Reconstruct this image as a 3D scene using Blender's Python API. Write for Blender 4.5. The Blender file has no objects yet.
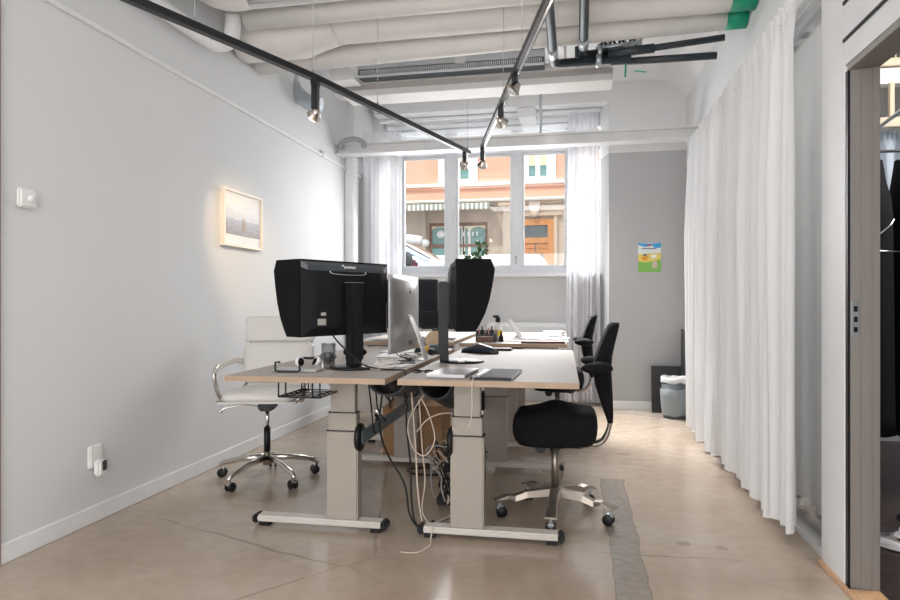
import bpy, bmesh, math, random
from mathutils import Vector, Matrix, noise
random.seed(7)
R = math.radians; PI = math.pi
S = bpy.context.scene; COL = S.collection

# ------------------------------------------------------------ camera, light
F, H, CX, CY = 640.0, 1.1, 450.0, 301.0
YAW = math.atan(128/640)
cd = bpy.data.cameras.new('camera'); cam = bpy.data.objects.new('camera', cd); COL.objects.link(cam)
cam.location = (0, 0, H); cam.rotation_euler = (PI/2, 0, YAW)
cd.sensor_width = 36; cd.lens = F/900*36; cd.shift_y = (CY-300)/900; cd.clip_start = .05
S.camera = cam
S.view_settings.view_transform = 'Standard'; S.view_settings.look = 'None'
S.view_settings.exposure = 0.42; S.view_settings.gamma = 1
S.view_settings.use_curve_mapping = False
S.cycles.max_bounces = 10; S.cycles.diffuse_bounces = 5; S.cycles.transparent_max_bounces = 12
S.cycles.sample_clamp_indirect = 4; S.cycles.use_denoising = True
try: S.cycles.denoiser = 'OPENIMAGEDENOISE'
except Exception: pass
w = bpy.data.worlds.new('sky'); S.world = w; w.use_nodes = True
bg = w.node_tree.nodes['Background']; bg.inputs[0].default_value = (.93, .96, 1, 1); bg.inputs[1].default_value = 1.15

def area(name, loc, tgt, sx, sy, e, col=(1, 1, 1)):
    l = bpy.data.lights.new(name, 'AREA'); l.shape = 'RECTANGLE'; l.size = sx; l.size_y = sy; l.energy = e; l.color = col
    o = bpy.data.objects.new(name, l); COL.objects.link(o); o.location = loc
    o.rotation_euler = (Vector(tgt)-Vector(loc)).to_track_quat('-Z', 'Y').to_euler(); return o
area('daylight_window', (-1.0, 6.55, 2.1), (-.6, 3.2, .5), 1.7, 1.25, 37, (.98, .99, 1))
area('daylight_street', (-.6, 9.4, 4.2), (-.6, 5.4, 1.2), 4.0, 2.2, 420, (.98, .99, 1))
dw = area('daylight_low', (-.25, 6.5, 2.35), (.45, 5.3, 0), .9, .9, 26, (1, .98, .95)); dw.data.spread = R(75)
area('front_fill', (-.7, -1.6, 1.3), (-.7, 4.5, 2.5), 3.2, 2.0, 70, (1, .985, .97))  # fill light added behind the camera, tilted up at the pipes; no window there
area('daylight_next_room', (3.0, 3.3, 2.7), (1.2, 3.5, 1.4), 1.4, 1.0, 45, (1, .98, .96))
area('overhead_fill', (-.7, -.6, 3.25), (-.7, -.5, 0), 2.6, .6, 25, (1, .98, .95))  # added overhead fill, out of view behind the camera; no fixture there
sl = bpy.data.lights.new('sun', 'SUN'); sl.energy = 1.2; sl.angle = R(2); sl.color = (1, .96, .9)
sun = bpy.data.objects.new('sun', sl); COL.objects.link(sun); sun.location = (0, 0, 8)
sun.rotation_euler = Vector((.25, .8, -.75)).to_track_quat('-Z', 'Y').to_euler()

# ------------------------------------------------------------ helpers
def W(px, py, X=None, Y=None, Z=None):
    u = (px-CX)/F; v = -(py-CY)/F
    r = (-math.sin(YAW)+u*math.cos(YAW), math.cos(YAW)+u*math.sin(YAW), v)
    t = X/r[0] if X is not None else Y/r[1] if Y is not None else (Z-H)/r[2]
    return Vector((r[0]*t, r[1]*t, H+r[2]*t))

MATS = {}
def mat(name, col, rough=.5, metal=0, bump=0, bscale=60, var=0, vscale=8, spec=.5, trans=0, emit=None, es=0, stretch=None, coat=0):
    if name in MATS: return MATS[name]
    m = bpy.data.materials.new(name); m.use_nodes = True; nt = m.node_tree; b = nt.nodes['Principled BSDF']
    b.inputs['Base Color'].default_value = (*col, 1); b.inputs['Roughness'].default_value = rough
    b.inputs['Metallic'].default_value = metal; b.inputs['Specular IOR Level'].default_value = spec
    b.inputs['Coat Weight'].default_value = coat
    tc = nt.nodes.new('ShaderNodeTexCoord'); mp = nt.nodes.new('ShaderNodeMapping')
    nt.links.new(tc.outputs['Object'], mp.inputs[0])
    if stretch: mp.inputs['Scale'].default_value = stretch
    n = nt.nodes.new('ShaderNodeTexNoise'); n.inputs['Scale'].default_value = vscale; n.inputs['Detail'].default_value = 5
    nt.links.new(mp.outputs[0], n.inputs['Vector'])
    v = var if var else .03
    cr = nt.nodes.new('ShaderNodeValToRGB')
    cr.color_ramp.elements[0].position = .3; cr.color_ramp.elements[1].position = .7
    cr.color_ramp.elements[0].color = (*[c*(1-v) for c in col], 1); cr.color_ramp.elements[1].color = (*[min(1, c*(1+v)) for c in col], 1)
    nt.links.new(n.outputs[0], cr.inputs[0]); nt.links.new(cr.outputs[0], b.inputs['Base Color'])
    if bump:
        n2 = nt.nodes.new('ShaderNodeTexNoise'); n2.inputs['Scale'].default_value = bscale; n2.inputs['Detail'].default_value = 3
        nt.links.new(mp.outputs[0], n2.inputs['Vector'])
        bp = nt.nodes.new('ShaderNodeBump'); bp.inputs['Strength'].default_value = bump; bp.inputs['Distance'].default_value = .005
        nt.links.new(n2.outputs[0], bp.inputs['Height']); nt.links.new(bp.outputs[0], b.inputs['Normal'])
    if emit:
        b.inputs['Emission Color'].default_value = (*emit, 1); b.inputs['Emission Strength'].default_value = es
    MATS[name] = m; return m

def glass_mat(name, tint, gl=.08, rough=.02):
    m = bpy.data.materials.new(name); m.use_nodes = True; nt = m.node_tree; nt.nodes.clear()
    o = nt.nodes.new('ShaderNodeOutputMaterial'); mx = nt.nodes.new('ShaderNodeMixShader')
    t = nt.nodes.new('ShaderNodeBsdfTransparent'); g = nt.nodes.new('ShaderNodeBsdfGlossy')
    t.inputs[0].default_value = (*tint, 1); g.inputs['Roughness'].default_value = rough
    lw = nt.nodes.new('ShaderNodeLayerWeight'); lw.inputs[0].default_value = .25
    ml = nt.nodes.new('ShaderNodeMath'); ml.operation = 'MULTIPLY_ADD'; ml.inputs[1].default_value = .6; ml.inputs[2].default_value = gl
    nt.links.new(lw.outputs['Fresnel'], ml.inputs[0]); nt.links.new(ml.outputs[0], mx.inputs[0])
    nt.links.new(t.outputs[0], mx.inputs[1]); nt.links.new(g.outputs[0], mx.inputs[2]); nt.links.new(mx.outputs[0], o.inputs[0])
    return m

def cloth_mat(name, col, transl=.4, see=.08):
    m = bpy.data.materials.new(name); m.use_nodes = True; nt = m.node_tree; nt.nodes.clear()
    o = nt.nodes.new('ShaderNodeOutputMaterial'); m1 = nt.nodes.new('ShaderNodeMixShader'); m2 = nt.nodes.new('ShaderNodeMixShader')
    d = nt.nodes.new('ShaderNodeBsdfDiffuse'); t = nt.nodes.new('ShaderNodeBsdfTranslucent'); tr = nt.nodes.new('ShaderNodeBsdfTransparent')
    n = nt.nodes.new('ShaderNodeTexNoise'); n.inputs['Scale'].default_value = 400
    bp = nt.nodes.new('ShaderNodeBump'); bp.inputs['Strength'].default_value = .1; bp.inputs['Distance'].default_value = .001
    nt.links.new(n.outputs[0], bp.inputs['Height'])
    d.inputs[0].default_value = (*col, 1); t.inputs[0].default_value = (*col, 1)
    m1.inputs[0].default_value = transl; m2.inputs[0].default_value = see
    nt.links.new(d.outputs[0], m1.inputs[1]); nt.links.new(t.outputs[0], m1.inputs[2])
    nt.links.new(m1.outputs[0], m2.inputs[1]); nt.links.new(tr.outputs[0], m2.inputs[2]); nt.links.new(m2.outputs[0], o.inputs[0])
    return m

class MB:
    """collects shapes into one mesh"""
    def __init__(s): s.bm = bmesh.new(); s.mi = 0
    def _f(s, vs, smooth=False):
        try: f = s.bm.faces.new(vs)
        except ValueError: return None
        f.material_index = s.mi; f.smooth = smooth; return f
    def box(s, c, d, rot=None, bev=0):
        M = Matrix.Translation(c) @ (rot.to_4x4() if rot else Matrix.Identity(4))
        t = bmesh.new(); bmesh.ops.create_cube(t, size=1)
        s.k = (getattr(s, 'k', 0)+1) % 9; e = .00012*s.k
        for v in t.verts: v.co = Vector((v.co.x*(d[0]+e), v.co.y*(d[1]+e), v.co.z*(d[2]+e)))
        if bev: bmesh.ops.bevel(t, geom=t.edges[:], offset=min(bev, .45*min(d)), segments=2, affect='EDGES')
        mp = {v: s.bm.verts.new(M @ v.co) for v in t.verts}
        for f in t.faces: s._f([mp[v] for v in f.verts])
        t.free(); return s
    def b2(s, p, q, bev=0):
        p = Vector(p); q = Vector(q)
        return s.box((p+q)/2, [abs(a) for a in (q-p)], bev=bev)
    def bar(s, p, q, w, h, up=(0, 0, 1), bev=0):
        p = Vector(p); q = Vector(q); d = (q-p); L = d.length; d.normalize()
        side = d.cross(Vector(up)); side = side.normalized() if side.length > 1e-5 else Vector((1, 0, 0)); u = side.cross(d)
        rot = Matrix((side, d, u)).transposed()
        return s.box((p+q)/2, (w, L, h), rot, bev)
    def tube(s, pts, r, n=10, cap=True, smooth=True, flat=1):
        pts = [Vector(p) for p in pts]; rr = r if isinstance(r, (list, tuple)) else [r]*len(pts)
        rings = []; prev = None
        for i, p in enumerate(pts):
            a = pts[max(0, i-1)]; b = pts[min(len(pts)-1, i+1)]; t = (b-a).normalized()
            if prev is None:
                ref = Vector((0, 0, 1)) if abs(t.z) < .9 else Vector((1, 0, 0)); u = t.cross(ref).normalized()
            else:
                u = prev - t*prev.dot(t); u = u.normalized() if u.length > 1e-6 else t.orthogonal().normalized()
            prev = u; v = t.cross(u)
            rings.append([s.bm.verts.new(p + (u*math.cos(2*PI*k/n) + v*math.sin(2*PI*k/n)*flat)*rr[i]) for k in range(n)])
        for A, B in zip(rings, rings[1:]):
            for k in range(n): s._f([A[k], A[(k+1) % n], B[(k+1) % n], B[k]], smooth)
        if cap: s._f(rings[0][::-1]); s._f(rings[-1])
        return s
    def cyl(s, p, q, r, r2=None, n=20): return s.tube([p, q], [r, r if r2 is None else r2], n)
    def lathe(s, c, prof, n=28, axis=(0, 0, 1), sx=1, sy=1, close=True):
        c = Vector(c); q = Vector((0, 0, 1)).rotation_difference(Vector(axis)).to_matrix(); rings = []
        for (r, z) in prof:
            rings.append([s.bm.verts.new(c + q @ Vector((r*sx*math.cos(2*PI*k/n), r*sy*math.sin(2*PI*k/n), z))) for k in range(n)])
        for A, B in zip(rings, rings[1:]):
            for k in range(n): s._f([A[k], A[(k+1) % n], B[(k+1) % n], B[k]], True)
        if close: s._f(rings[0][::-1]); s._f(rings[-1])
        return s
    def prism(s, poly, O, U, V, N, t):
        """polygon in plane (U,V) at origin O, extruded along N by t"""
        O = Vector(O); U = Vector(U); V = Vector(V); N = Vector(N)
        a = [s.bm.verts.new(O+U*x+V*y) for x, y in poly]; b = [s.bm.verts.new(O+U*x+V*y+N*t) for x, y in poly]
        s._f(a[::-1]); s._f(b); n = len(poly)
        for i in range(n): s._f([a[i], a[(i+1) % n], b[(i+1) % n], b[i]])
        return s
    def sweep(s, secs, closed=True, smooth=True, cap=True):
        rings = [[s.bm.verts.new(Vector(p)) for p in sec] for sec in secs]; n = len(rings[0])
        for A, B in zip(rings, rings[1:]):
            for k in range(n if closed else n-1): s._f([A[k], A[(k+1) % n], B[(k+1) % n], B[k]], smooth)
        if cap and closed: s._f(rings[0][::-1]); s._f(rings[-1])
        return s
    def sph(s, c, r, sc=(1, 1, 1), n=14):
        prof = [(r*math.sin(PI*i/n)+1e-4, -r*math.cos(PI*i/n)) for i in range(n+1)]
        st = len(s.bm.verts); s.lathe((0, 0, 0), prof, 2*n); s.bm.verts.ensure_lookup_table()
        for v in list(s.bm.verts)[st:]: v.co = Vector((v.co.x*sc[0], v.co.y*sc[1], v.co.z*sc[2])) + Vector(c)
        return s
    def pad(s, a, b, top, bot, c=(0, 0, 0), nexp=3.0, rings=8, n=36, edge=.25, M=None):
        """cushion: superellipse outline a x b, top/bot height functions of (x,y), rounded edge"""
        M = M or Matrix.Translation(c)
        def rad(th):
            cc, ss = abs(math.cos(th)), abs(math.sin(th)); return 1/((cc**nexp+ss**nexp)**(1/nexp))
        def P(k, j, up):
            th = 2*PI*k/n; ph = j/rings*PI/2
            rr = 1-edge+edge*math.sin(ph) if False else j/rings
            r = rad(th)*math.sin(rr*PI/2) ; x = a*r*math.cos(th); y = b*r*math.sin(th)
            tt, bb = top(x, y), bot(x, y); m = (tt+bb)/2
            e = max(0, (math.sin(rr*PI/2)-(1-edge))/edge); k2 = math.sqrt(max(0, 1-e*e))
            return M @ Vector((x, y, m+(tt-m)*k2 if up else m+(bb-m)*k2))
        T = [[s.bm.verts.new(P(k, j, True)) for k in range(n)] for j in range(1, rings+1)]
        B = [[s.bm.verts.new(P(k, j, False)) for k in range(n)] for j in range(1, rings)] + [T[-1]]
        ct = s.bm.verts.new(P(0, 0, True)); cb = s.bm.verts.new(P(0, 0, False))
        for L, c0, fl in ((T, ct, 1), (B, cb, 0)):
            for k in range(n):
                q = [c0, L[0][k], L[0][(k+1) % n]]; s._f(q if fl else q[::-1], True)
                for A, C in zip(L, L[1:]):
                    q = [A[k], C[k], C[(k+1) % n], A[(k+1) % n]]; s._f(q if fl else q[::-1], True)
        return s
    def obj(s, name, m, parent=None, local=True, solid=0, sub=0, bevel=0):
        """link as one mesh; geometry is in world coordinates unless it has a parent and local is True"""
        me = bpy.data.meshes.new(name)
        bmesh.ops.recalc_face_normals(s.bm, faces=s.bm.faces[:])
        o = bpy.data.objects.new(name, me)
        if parent is None:
            xs = [v.co for v in s.bm.verts]
            c = Vector(((min(v.x for v in xs)+max(v.x for v in xs))/2, (min(v.y for v in xs)+max(v.y for v in xs))/2, min(v.z for v in xs)))
            bmesh.ops.translate(s.bm, verts=s.bm.verts[:], vec=-c); o.location = c
        else:
            o.parent = parent
            if not local: bmesh.ops.transform(s.bm, matrix=wm(parent).inverted(), verts=s.bm.verts[:])
        s.bm.to_mesh(me); s.bm.free(); COL.objects.link(o)
        for x in (m if isinstance(m, (list, tuple)) else [m]): me.materials.append(x)
        if sub: md = o.modifiers.new('subdivision', 'SUBSURF'); md.levels = md.render_levels = sub
        if solid: md = o.modifiers.new('thickness', 'SOLIDIFY'); md.thickness = solid; md.offset = 0
        if bevel: md = o.modifiers.new('bevel', 'BEVEL'); md.width = bevel; md.segments = 2; md.limit_method = 'ANGLE'
        return o
def wm(o):
    M = Matrix.LocRotScale(o.location, o.rotation_euler, o.scale)
    return wm(o.parent) @ M if o.parent else M
def tag(o, label, cat, group=None, kind=None):
    o['label'] = label; o['category'] = cat
    if group: o['group'] = group
    if kind: o['kind'] = kind
    return o
def thing(name, label, cat, loc=(0, 0, 0), rz=0, group=None):
    o = bpy.data.objects.new(name, None); COL.objects.link(o); o.empty_display_size = .1
    o.location = loc; o.rotation_euler = (0, 0, rz); return tag(o, label, cat, group)
def struct(mb, name, m, **k):
    o = mb.obj(name, m, **k)
    if o.parent is None: o['kind'] = 'structure'
    return o
def copy_tree(o, parent=None):
    c = o.copy(); COL.objects.link(c)
    if parent: c.parent = parent
    for ch in [x for x in bpy.data.objects if x.parent == o]: copy_tree(ch, c)
    return c
def sm(pts, n=6):
    """smooth curve (Catmull-Rom) through points"""
    P = [Vector(p) for p in pts]; out = []
    for i in range(len(P)-1):
        a = P[max(0, i-1)]; b = P[i]; c = P[i+1]; d = P[min(len(P)-1, i+2)]
        for k in range(n):
            t = k/n; out.append(.5*((2*b)+(c-a)*t+(2*a-5*b+4*c-d)*t*t+(3*b-a-3*c+d)*t**3))
    out.append(P[-1]); return out
def text(name, body, size, M, m, parent=None, ext=.001):
    cu = bpy.data.curves.new(name, 'FONT'); cu.body = body; cu.size = size; cu.extrude = ext; cu.align_x = 'CENTER'; cu.align_y = 'CENTER'
    t = bpy.data.objects.new('tmp', cu); COL.objects.link(t)
    me = bpy.data.meshes.new_from_object(t.evaluated_get(bpy.context.evaluated_depsgraph_get()))
    bpy.data.objects.remove(t)
    me.transform(M if parent is None else wm(parent).inverted() @ M); me.materials.clear(); me.materials.append(m)
    o = bpy.data.objects.new(name, me); COL.objects.link(o); o.parent = parent; return o

# ------------------------------------------------------------ materials
white_wall = mat('wall_paint', (.69, .70, .71), .75, bump=.03, bscale=150, var=.01, vscale=2)
warm_wall = mat('upper_wall_paint', (.78, .785, .79), .75, bump=.03, bscale=120, var=.01, vscale=2)
grey_wall = mat('grey_wall_paint', (.47, .475, .48), .8, bump=.03, bscale=150, var=.01, vscale=2)
trimw = mat('trim_paint', (.80, .81, .82), .45)
ceilm = mat('ceiling_paint', (.85, .85, .85), .85, bump=.03)
steelw = mat('painted_steel', (.78, .78, .78), .5)
pipem = mat('pipe_lagging', (.76, .735, .71), .6, bump=.08, bscale=25)
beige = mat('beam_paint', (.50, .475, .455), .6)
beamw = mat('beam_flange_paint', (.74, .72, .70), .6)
green = mat('green_tape', (.0, .30, .17), .45)
hose = mat('dark_rubber_pipe', (.028, .036, .045), .45)
steel = mat('zinc_steel', (.52, .56, .59), .35, .85, var=.08, vscale=12)
alu = mat('polished_aluminium', (.72, .69, .66), .22, 1)
alud = mat('warm_steel', (.34, .30, .26), .38, .85)
chrome = mat('chrome', (.85, .85, .86), .08, 1)
blackp = mat('black_plastic', (.008, .008, .010), .42, spec=.35, bump=.02, bscale=300)
blackm = mat('black_metal', (.014, .015, .018), .4, .2)
darkp = mat('charcoal_plastic', (.035, .037, .042), .45)
hoodm = mat('black_hood_felt', (.006, .006, .007), .85, spec=.15, bump=.05, bscale=500)
fabric = mat('black_upholstery', (.008, .0075, .009), .9, spec=.2, bump=.15, bscale=700)
leather = mat('white_leather', (.70, .68, .655), .45, bump=.08, bscale=180, var=.02)
desk_top = mat('desk_laminate', (.355, .315, .285), .62, var=.03, vscale=30, stretch=(1, .08, 1), spec=.35)
edge_m = mat('desk_edge_wood', (.38, .27, .19), .5, var=.1, vscale=40, stretch=(.15, .15, 1))
legm = mat('desk_leg_paint', (.37, .33, .29), .45)
footm = mat('desk_foot_paint', (.62, .59, .55), .35)
bluegrey = mat('blue_grey_bar', (.11, .15, .18), .4, .3)
silver = mat('silver_case', (.47, .46, .465), .32, .5)
paper = mat('white_paper', (.86, .86, .86), .8)
card = mat('cardboard', (.36, .20, .10), .85, var=.08, vscale=20, bump=.05)
creamcable = mat('cream_cable', (.62, .53, .44), .5)
whitep = mat('white_plastic', (.80, .80, .79), .4)
curtain_m = cloth_mat('curtain_cloth', (.90, .90, .905), .35, .03)
sheer_m = cloth_mat('sheer_curtain_cloth', (.90, .90, .92), .55, .12)
glass = glass_mat('window_glass', (.97, .98, .98), .03)
glass2 = glass_mat('partition_glass', (.96, .97, .97), .02)
taupe = mat('taupe_door_frame', (.26, .24, .225), .5, var=.04, vscale=30, stretch=(1, 1, .05))
oak = mat('oak_strip', (.55, .33, .18), .45, var=.15, vscale=20, stretch=(1, .1, 1))

def floor_material():
    m = bpy.data.materials.new('polished_concrete'); m.use_nodes = True; nt = m.node_tree; b = nt.nodes['Principled BSDF']
    N = nt.nodes.new; L = nt.links.new
    g = N('ShaderNodeNewGeometry'); sx = N('ShaderNodeSeparateXYZ'); L(g.outputs['Position'], sx.inputs[0])
    n1 = N('ShaderNodeTexNoise'); n1.inputs['Scale'].default_value = .9; n1.inputs['Detail'].default_value = 7; n1.inputs['Roughness'].default_value = .62
    L(g.outputs['Position'], n1.inputs['Vector'])
    cr = N('ShaderNodeValToRGB'); e = cr.color_ramp.elements
    e[0].position = .32; e[0].color = (.345, .265, .205, 1); e[1].position = .68; e[1].color = (.46, .395, .335, 1)
    k = cr.color_ramp.elements.new(.5); k.color = (.41, .33, .26, 1)
    L(n1.outputs[0], cr.inputs[0])
    n2 = N('ShaderNodeTexNoise'); n2.inputs['Scale'].default_value = 14; n2.inputs['Detail'].default_value = 6; L(g.outputs['Position'], n2.inputs['Vector'])
    mx = N('ShaderNodeMix'); mx.data_type = 'RGBA'; mx.blend_type = 'OVERLAY'; mx.inputs[0].default_value = .16
    L(cr.outputs[0], mx.inputs[6]); L(n2.outputs[0], mx.inputs[7])
    # warped coordinates for the crack and the trench edge
    n3 = N('ShaderNodeTexNoise'); n3.inputs['Scale'].default_value = 4; n3.inputs['Detail'].default_value = 2; L(g.outputs['Position'], n3.inputs['Vector'])
    wv = N('ShaderNodeMix'); wv.data_type = 'VECTOR'; wv.inputs[0].default_value = .04
    L(g.outputs['Position'], wv.inputs[4]); L(n3.outputs['Color'], wv.inputs[5])
    vo = N('ShaderNodeTexVoronoi'); vo.feature = 'DISTANCE_TO_EDGE'; vo.inputs['Scale'].default_value = .62; L(wv.outputs[1], vo.inputs['Vector'])
    def ramp(src, a, b2, c0, c1):
        r = N('ShaderNodeMapRange'); r.inputs[1].default_value = a; r.inputs[2].default_value = b2; r.inputs[3].default_value = c0; r.inputs[4].default_value = c1
        L(src, r.inputs[0]); return r.outputs[0]
    def mth(op, a, b2=None):
        q = N('ShaderNodeMath'); q.operation = op
        for i, x in enumerate((a, b2)):
            if x is None: continue
            if hasattr(x, 'node'): L(x, q.inputs[i])
            else: q.inputs[i].default_value = x
        return q.outputs[0]
    crack = ramp(vo.outputs['Distance'], .0, .006, 1, 0)
    msk = ramp(n1.outputs[0], .45, .55, 0, 1); crack = mth('MULTIPLY', mth('MULTIPLY', crack, msk), .55)
    # filled trench strip, X .13 to .27, up to Y 4.1
    xw = mth('ADD', sx.outputs['X'], mth('MULTIPLY', mth('SUBTRACT', n3.outputs[0], .5), .05))
    cen = mth('ABSOLUTE', mth('SUBTRACT', xw, .205))
    tr = mth('MULTIPLY', ramp(cen, .063, .068, 1, 0), ramp(sx.outputs['Y'], 4.06, 4.1, 1, 0))
    rim = mth('MULTIPLY', ramp(mth('ABSOLUTE', mth('SUBTRACT', cen, .066)), .0, .004, 1, 0), ramp(sx.outputs['Y'], 4.06, 4.1, .6, 0))
    m2 = N('ShaderNodeMix'); m2.data_type = 'RGBA'; L(tr, m2.inputs[0]); L(mx.outputs[2], m2.inputs[6])
    mg = N('ShaderNodeMix'); mg.data_type = 'RGBA'; mg.blend_type = 'MULTIPLY'; mg.inputs[0].default_value = .7; mg.inputs[6].default_value = (.30, .255, .22, 1)
    n4 = N('ShaderNodeTexNoise'); n4.inputs['Scale'].default_value = 30; n4.inputs['Detail'].default_value = 6; L(g.outputs['Position'], n4.inputs['Vector'])
    L(ramp(n4.outputs[0], .3, .7, .7, 1.1), mg.inputs[7]); L(mg.outputs[2], m2.inputs[7])
    m3 = N('ShaderNodeMix'); m3.data_type = 'RGBA'; L(mth('MAXIMUM', crack, rim), m3.inputs[0]); L(m2.outputs[2], m3.inputs[6]); m3.inputs[7].default_value = (.10, .075, .06, 1)
    # round drill scars and stains
    prev = m3.outputs[2]
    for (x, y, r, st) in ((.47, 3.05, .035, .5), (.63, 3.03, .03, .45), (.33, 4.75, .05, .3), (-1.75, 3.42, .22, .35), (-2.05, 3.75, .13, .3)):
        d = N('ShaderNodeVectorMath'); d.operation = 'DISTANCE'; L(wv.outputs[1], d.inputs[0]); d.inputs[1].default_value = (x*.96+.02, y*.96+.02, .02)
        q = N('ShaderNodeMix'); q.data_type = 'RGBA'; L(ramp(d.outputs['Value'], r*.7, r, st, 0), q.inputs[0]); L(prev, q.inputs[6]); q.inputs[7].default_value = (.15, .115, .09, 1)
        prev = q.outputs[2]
    L(prev, b.inputs['Base Color'])
    L(ramp(n2.outputs[0], .3, .7, .15, .25), b.inputs['Roughness'])
    bp = N('ShaderNodeBump'); bp.inputs['Strength'].default_value = .06; bp.inputs['Distance'].default_value = .003
    L(n2.outputs[0], bp.inputs['Height']); L(bp.outputs[0], b.inputs['Normal'])
    return m
floor_m = floor_material()

# ------------------------------------------------------------ room shell
XL, XR, YB, YW, ZC = -2.365, 1.09, 6.73, 7.1, 3.33
struct(MB().b2((XL-.1, -2, -.12), (1.106, 7.25, 0)), 'floor', floor_m)
struct(MB().b2((XL-.2, -2, 0), (XL, 7.25, 3.5)), 'wall_left', white_wall)
struct(MB().b2((XL, -1.6, 2.455), (XL+.022, YB, 2.478), bev=.004), 'trim_1', trimw)
struct(MB().b2((XL, -1.6, 0), (XL+.014, YB, .085), bev=.004), 'baseboard_left', trimw)
struct(MB().b2((XL-.2, -2.1, 0), (4.2, -1.9, 3.5)), 'wall_front', white_wall)
struct(MB().b2((XL, -2, ZC), (XR+.3, 7.3, ZC+.15)), 'ceiling', ceilm)
# back wall: grey paint below a white band, white above
gb = MB(); gb.prism([(.31, YB), (1.30, YB), (1.30, 7.3), (.235, 7.3), (.235, 7.0)], (0, 0, 0), (1, 0, 0), (0, 1, 0), (0, 0, 1), 2.61)
struct(gb, 'wall_back', grey_wall)
ub = MB(); ub.prism([(.31, YB), (1.30, YB), (1.30, 7.3), (.235, 7.3), (.235, 7.0)], (0, 0, 2.61), (1, 0, 0), (0, 1, 0), (0, 0, 1), .75)
struct(ub, 'wall_back_upper', warm_wall)
struct(MB().b2((XL, YB, 0), (-2.2, 7.3, 2.5)), 'wall_back_left', grey_wall)
struct(MB().b2((XL, 7.0, 2.5), (-2.18, 7.3, ZC)), 'wall_back_left_corner', warm_wall)
struct(MB().b2((XL, 6.35, 2.69), (-2.29, 7.3, ZC)), 'wall_back_left_upper', warm_wall)
struct(MB().b2((.31, YB-.014, 0), (1.09, YB, .085), bev=.004), 'baseboard_back', trimw)
# window wall under the sill and the lintel over the niche
struct(MB().b2((-2.2, YW, 0), (.24, 7.25, 1.40)), 'wall_window', mat('window_wall_paint', (.66, .66, .665), .75, var=.01))
struct(MB().b2((-2.2, YB-.001, 3.14), (.31, 7.3, ZC)), 'wall_lintel', warm_wall)
nb = MB(); nb.b2((-.62, YB+.02, 3.04), (-.44, YW, 3.14), .01); struct(nb, 'trim_3', warm_wall)
# cove in the upper right back corner (quarter-round between ceiling and wall)
cv = MB(); r = .34; poly = [(XR-r+r*math.sin(a), ZC-r+r*math.cos(a)) for a in [PI/2*i/10 for i in range(11)]] + [(XR+.02, ZC+.01)]
cv.prism(poly, (0, 5.2, 0), (1, 0, 0), (0, 0, 1), (0, 1, 0), YB-5.2); struct(cv, 'trim_4', ceilm)
# right: solid wall above the glass partition, end post and panel over the door
struct(MB().b2((1.06, 2.95, 2.43), (1.14, YB, 3.5)), 'wall_right', warm_wall)
struct(MB().b2((1.09, 5.9, 0), (1.14, YB, 2.43)), 'wall_right_back', grey_wall)
post = mat('white_lacquer', (.74, .745, .76), .55)
struct(MB().b2((1.0, 2.70, .0), (1.106, 2.935, 3.33), bev=.003), 'wall_right_post', post)
dp = MB(); dp.b2((1.0, -1.6, 2.0), (1.106, 2.699, 3.33)); struct(dp, 'wall_right_over_door', post)
struct(MB().b2((1.0, -1.9, 0), (1.106, 1.55, 2.0)), 'wall_right_front', white_wall)
for i, z in enumerate((2.095, 2.238, 2.38)):
    struct(MB().b2((.994, .6, z-.006), (1.0005, 2.70, z+.006)), 'trim_%d' % (5+i), blackp)
# partition: bottom track, head rail, mullions and glass = window_2
gp = MB(); gp.b2((1.02, 2.95, 0), (1.07, 5.9, .035), .002); gp.b2((1.02, 2.95, 2.40), (1.07, 5.9, 2.43)); 
for y in (2.955, 4.42, 5.88): gp.b2((1.025, y-.012, .035), (1.065, y+.012, 2.40))
wf = struct(gp, 'window_2', mat('partition_frame', (.62, .63, .64), .35, .3))
struct(MB().b2((1.043, 2.96, .035), (1.049, 5.88, 2.40)), 'partition_pane', glass2, parent=wf, local=False)
# door_1: taupe frame with striker plate, dark head and oak threshold
dm = MB(); dm.b2((1.012, 2.672, 0), (1.106, 2.699, 1.999), .002); dm.b2((1.004, 1.6, 1.975), (1.106, 2.672, 1.999), .001)
dm.b2((1.045, 2.664, 0), (1.106, 2.673, 1.975), .002); dm.b2((1.080, 2.656, 0), (1.106, 2.665, 1.975), .002)
door = struct(dm, 'door_1', taupe)
struct(MB().b2((1.004, 2.678, 0), (1.0115, 2.699, 1.975)), 'rubber_seal', blackp, parent=door, local=False)
sp = MB(); sp.b2((1.014, 2.669, .965), (1.040, 2.6725, 1.10), .001)
for z in (.992, 1.031, 1.070): sp.mi = 1; sp.b2((1.021, 2.6675, z-.010), (1.034, 2.6695, z+.010))
struct(sp, 'striker_plate', [steel, blackp], parent=door, local=False)
struct(MB().b2((1.0, 1.4, .0), (1.106, 2.656, .018), bev=.003), 'threshold', oak, parent=door, local=False)
struct(MB().b2((.985, 2.2, 0), (1.0, 2.93, .02), bev=.002), 'trim_8', oak)
# doorway edge at the far left of the picture
struct(MB().b2((XL, 2.10, 0), (XL+.02, W(1.2, 300, X=XL+.02).y, 3.2)), 'trim_2', mat('brown_casing', (.30, .25, .21), .5))

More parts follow.
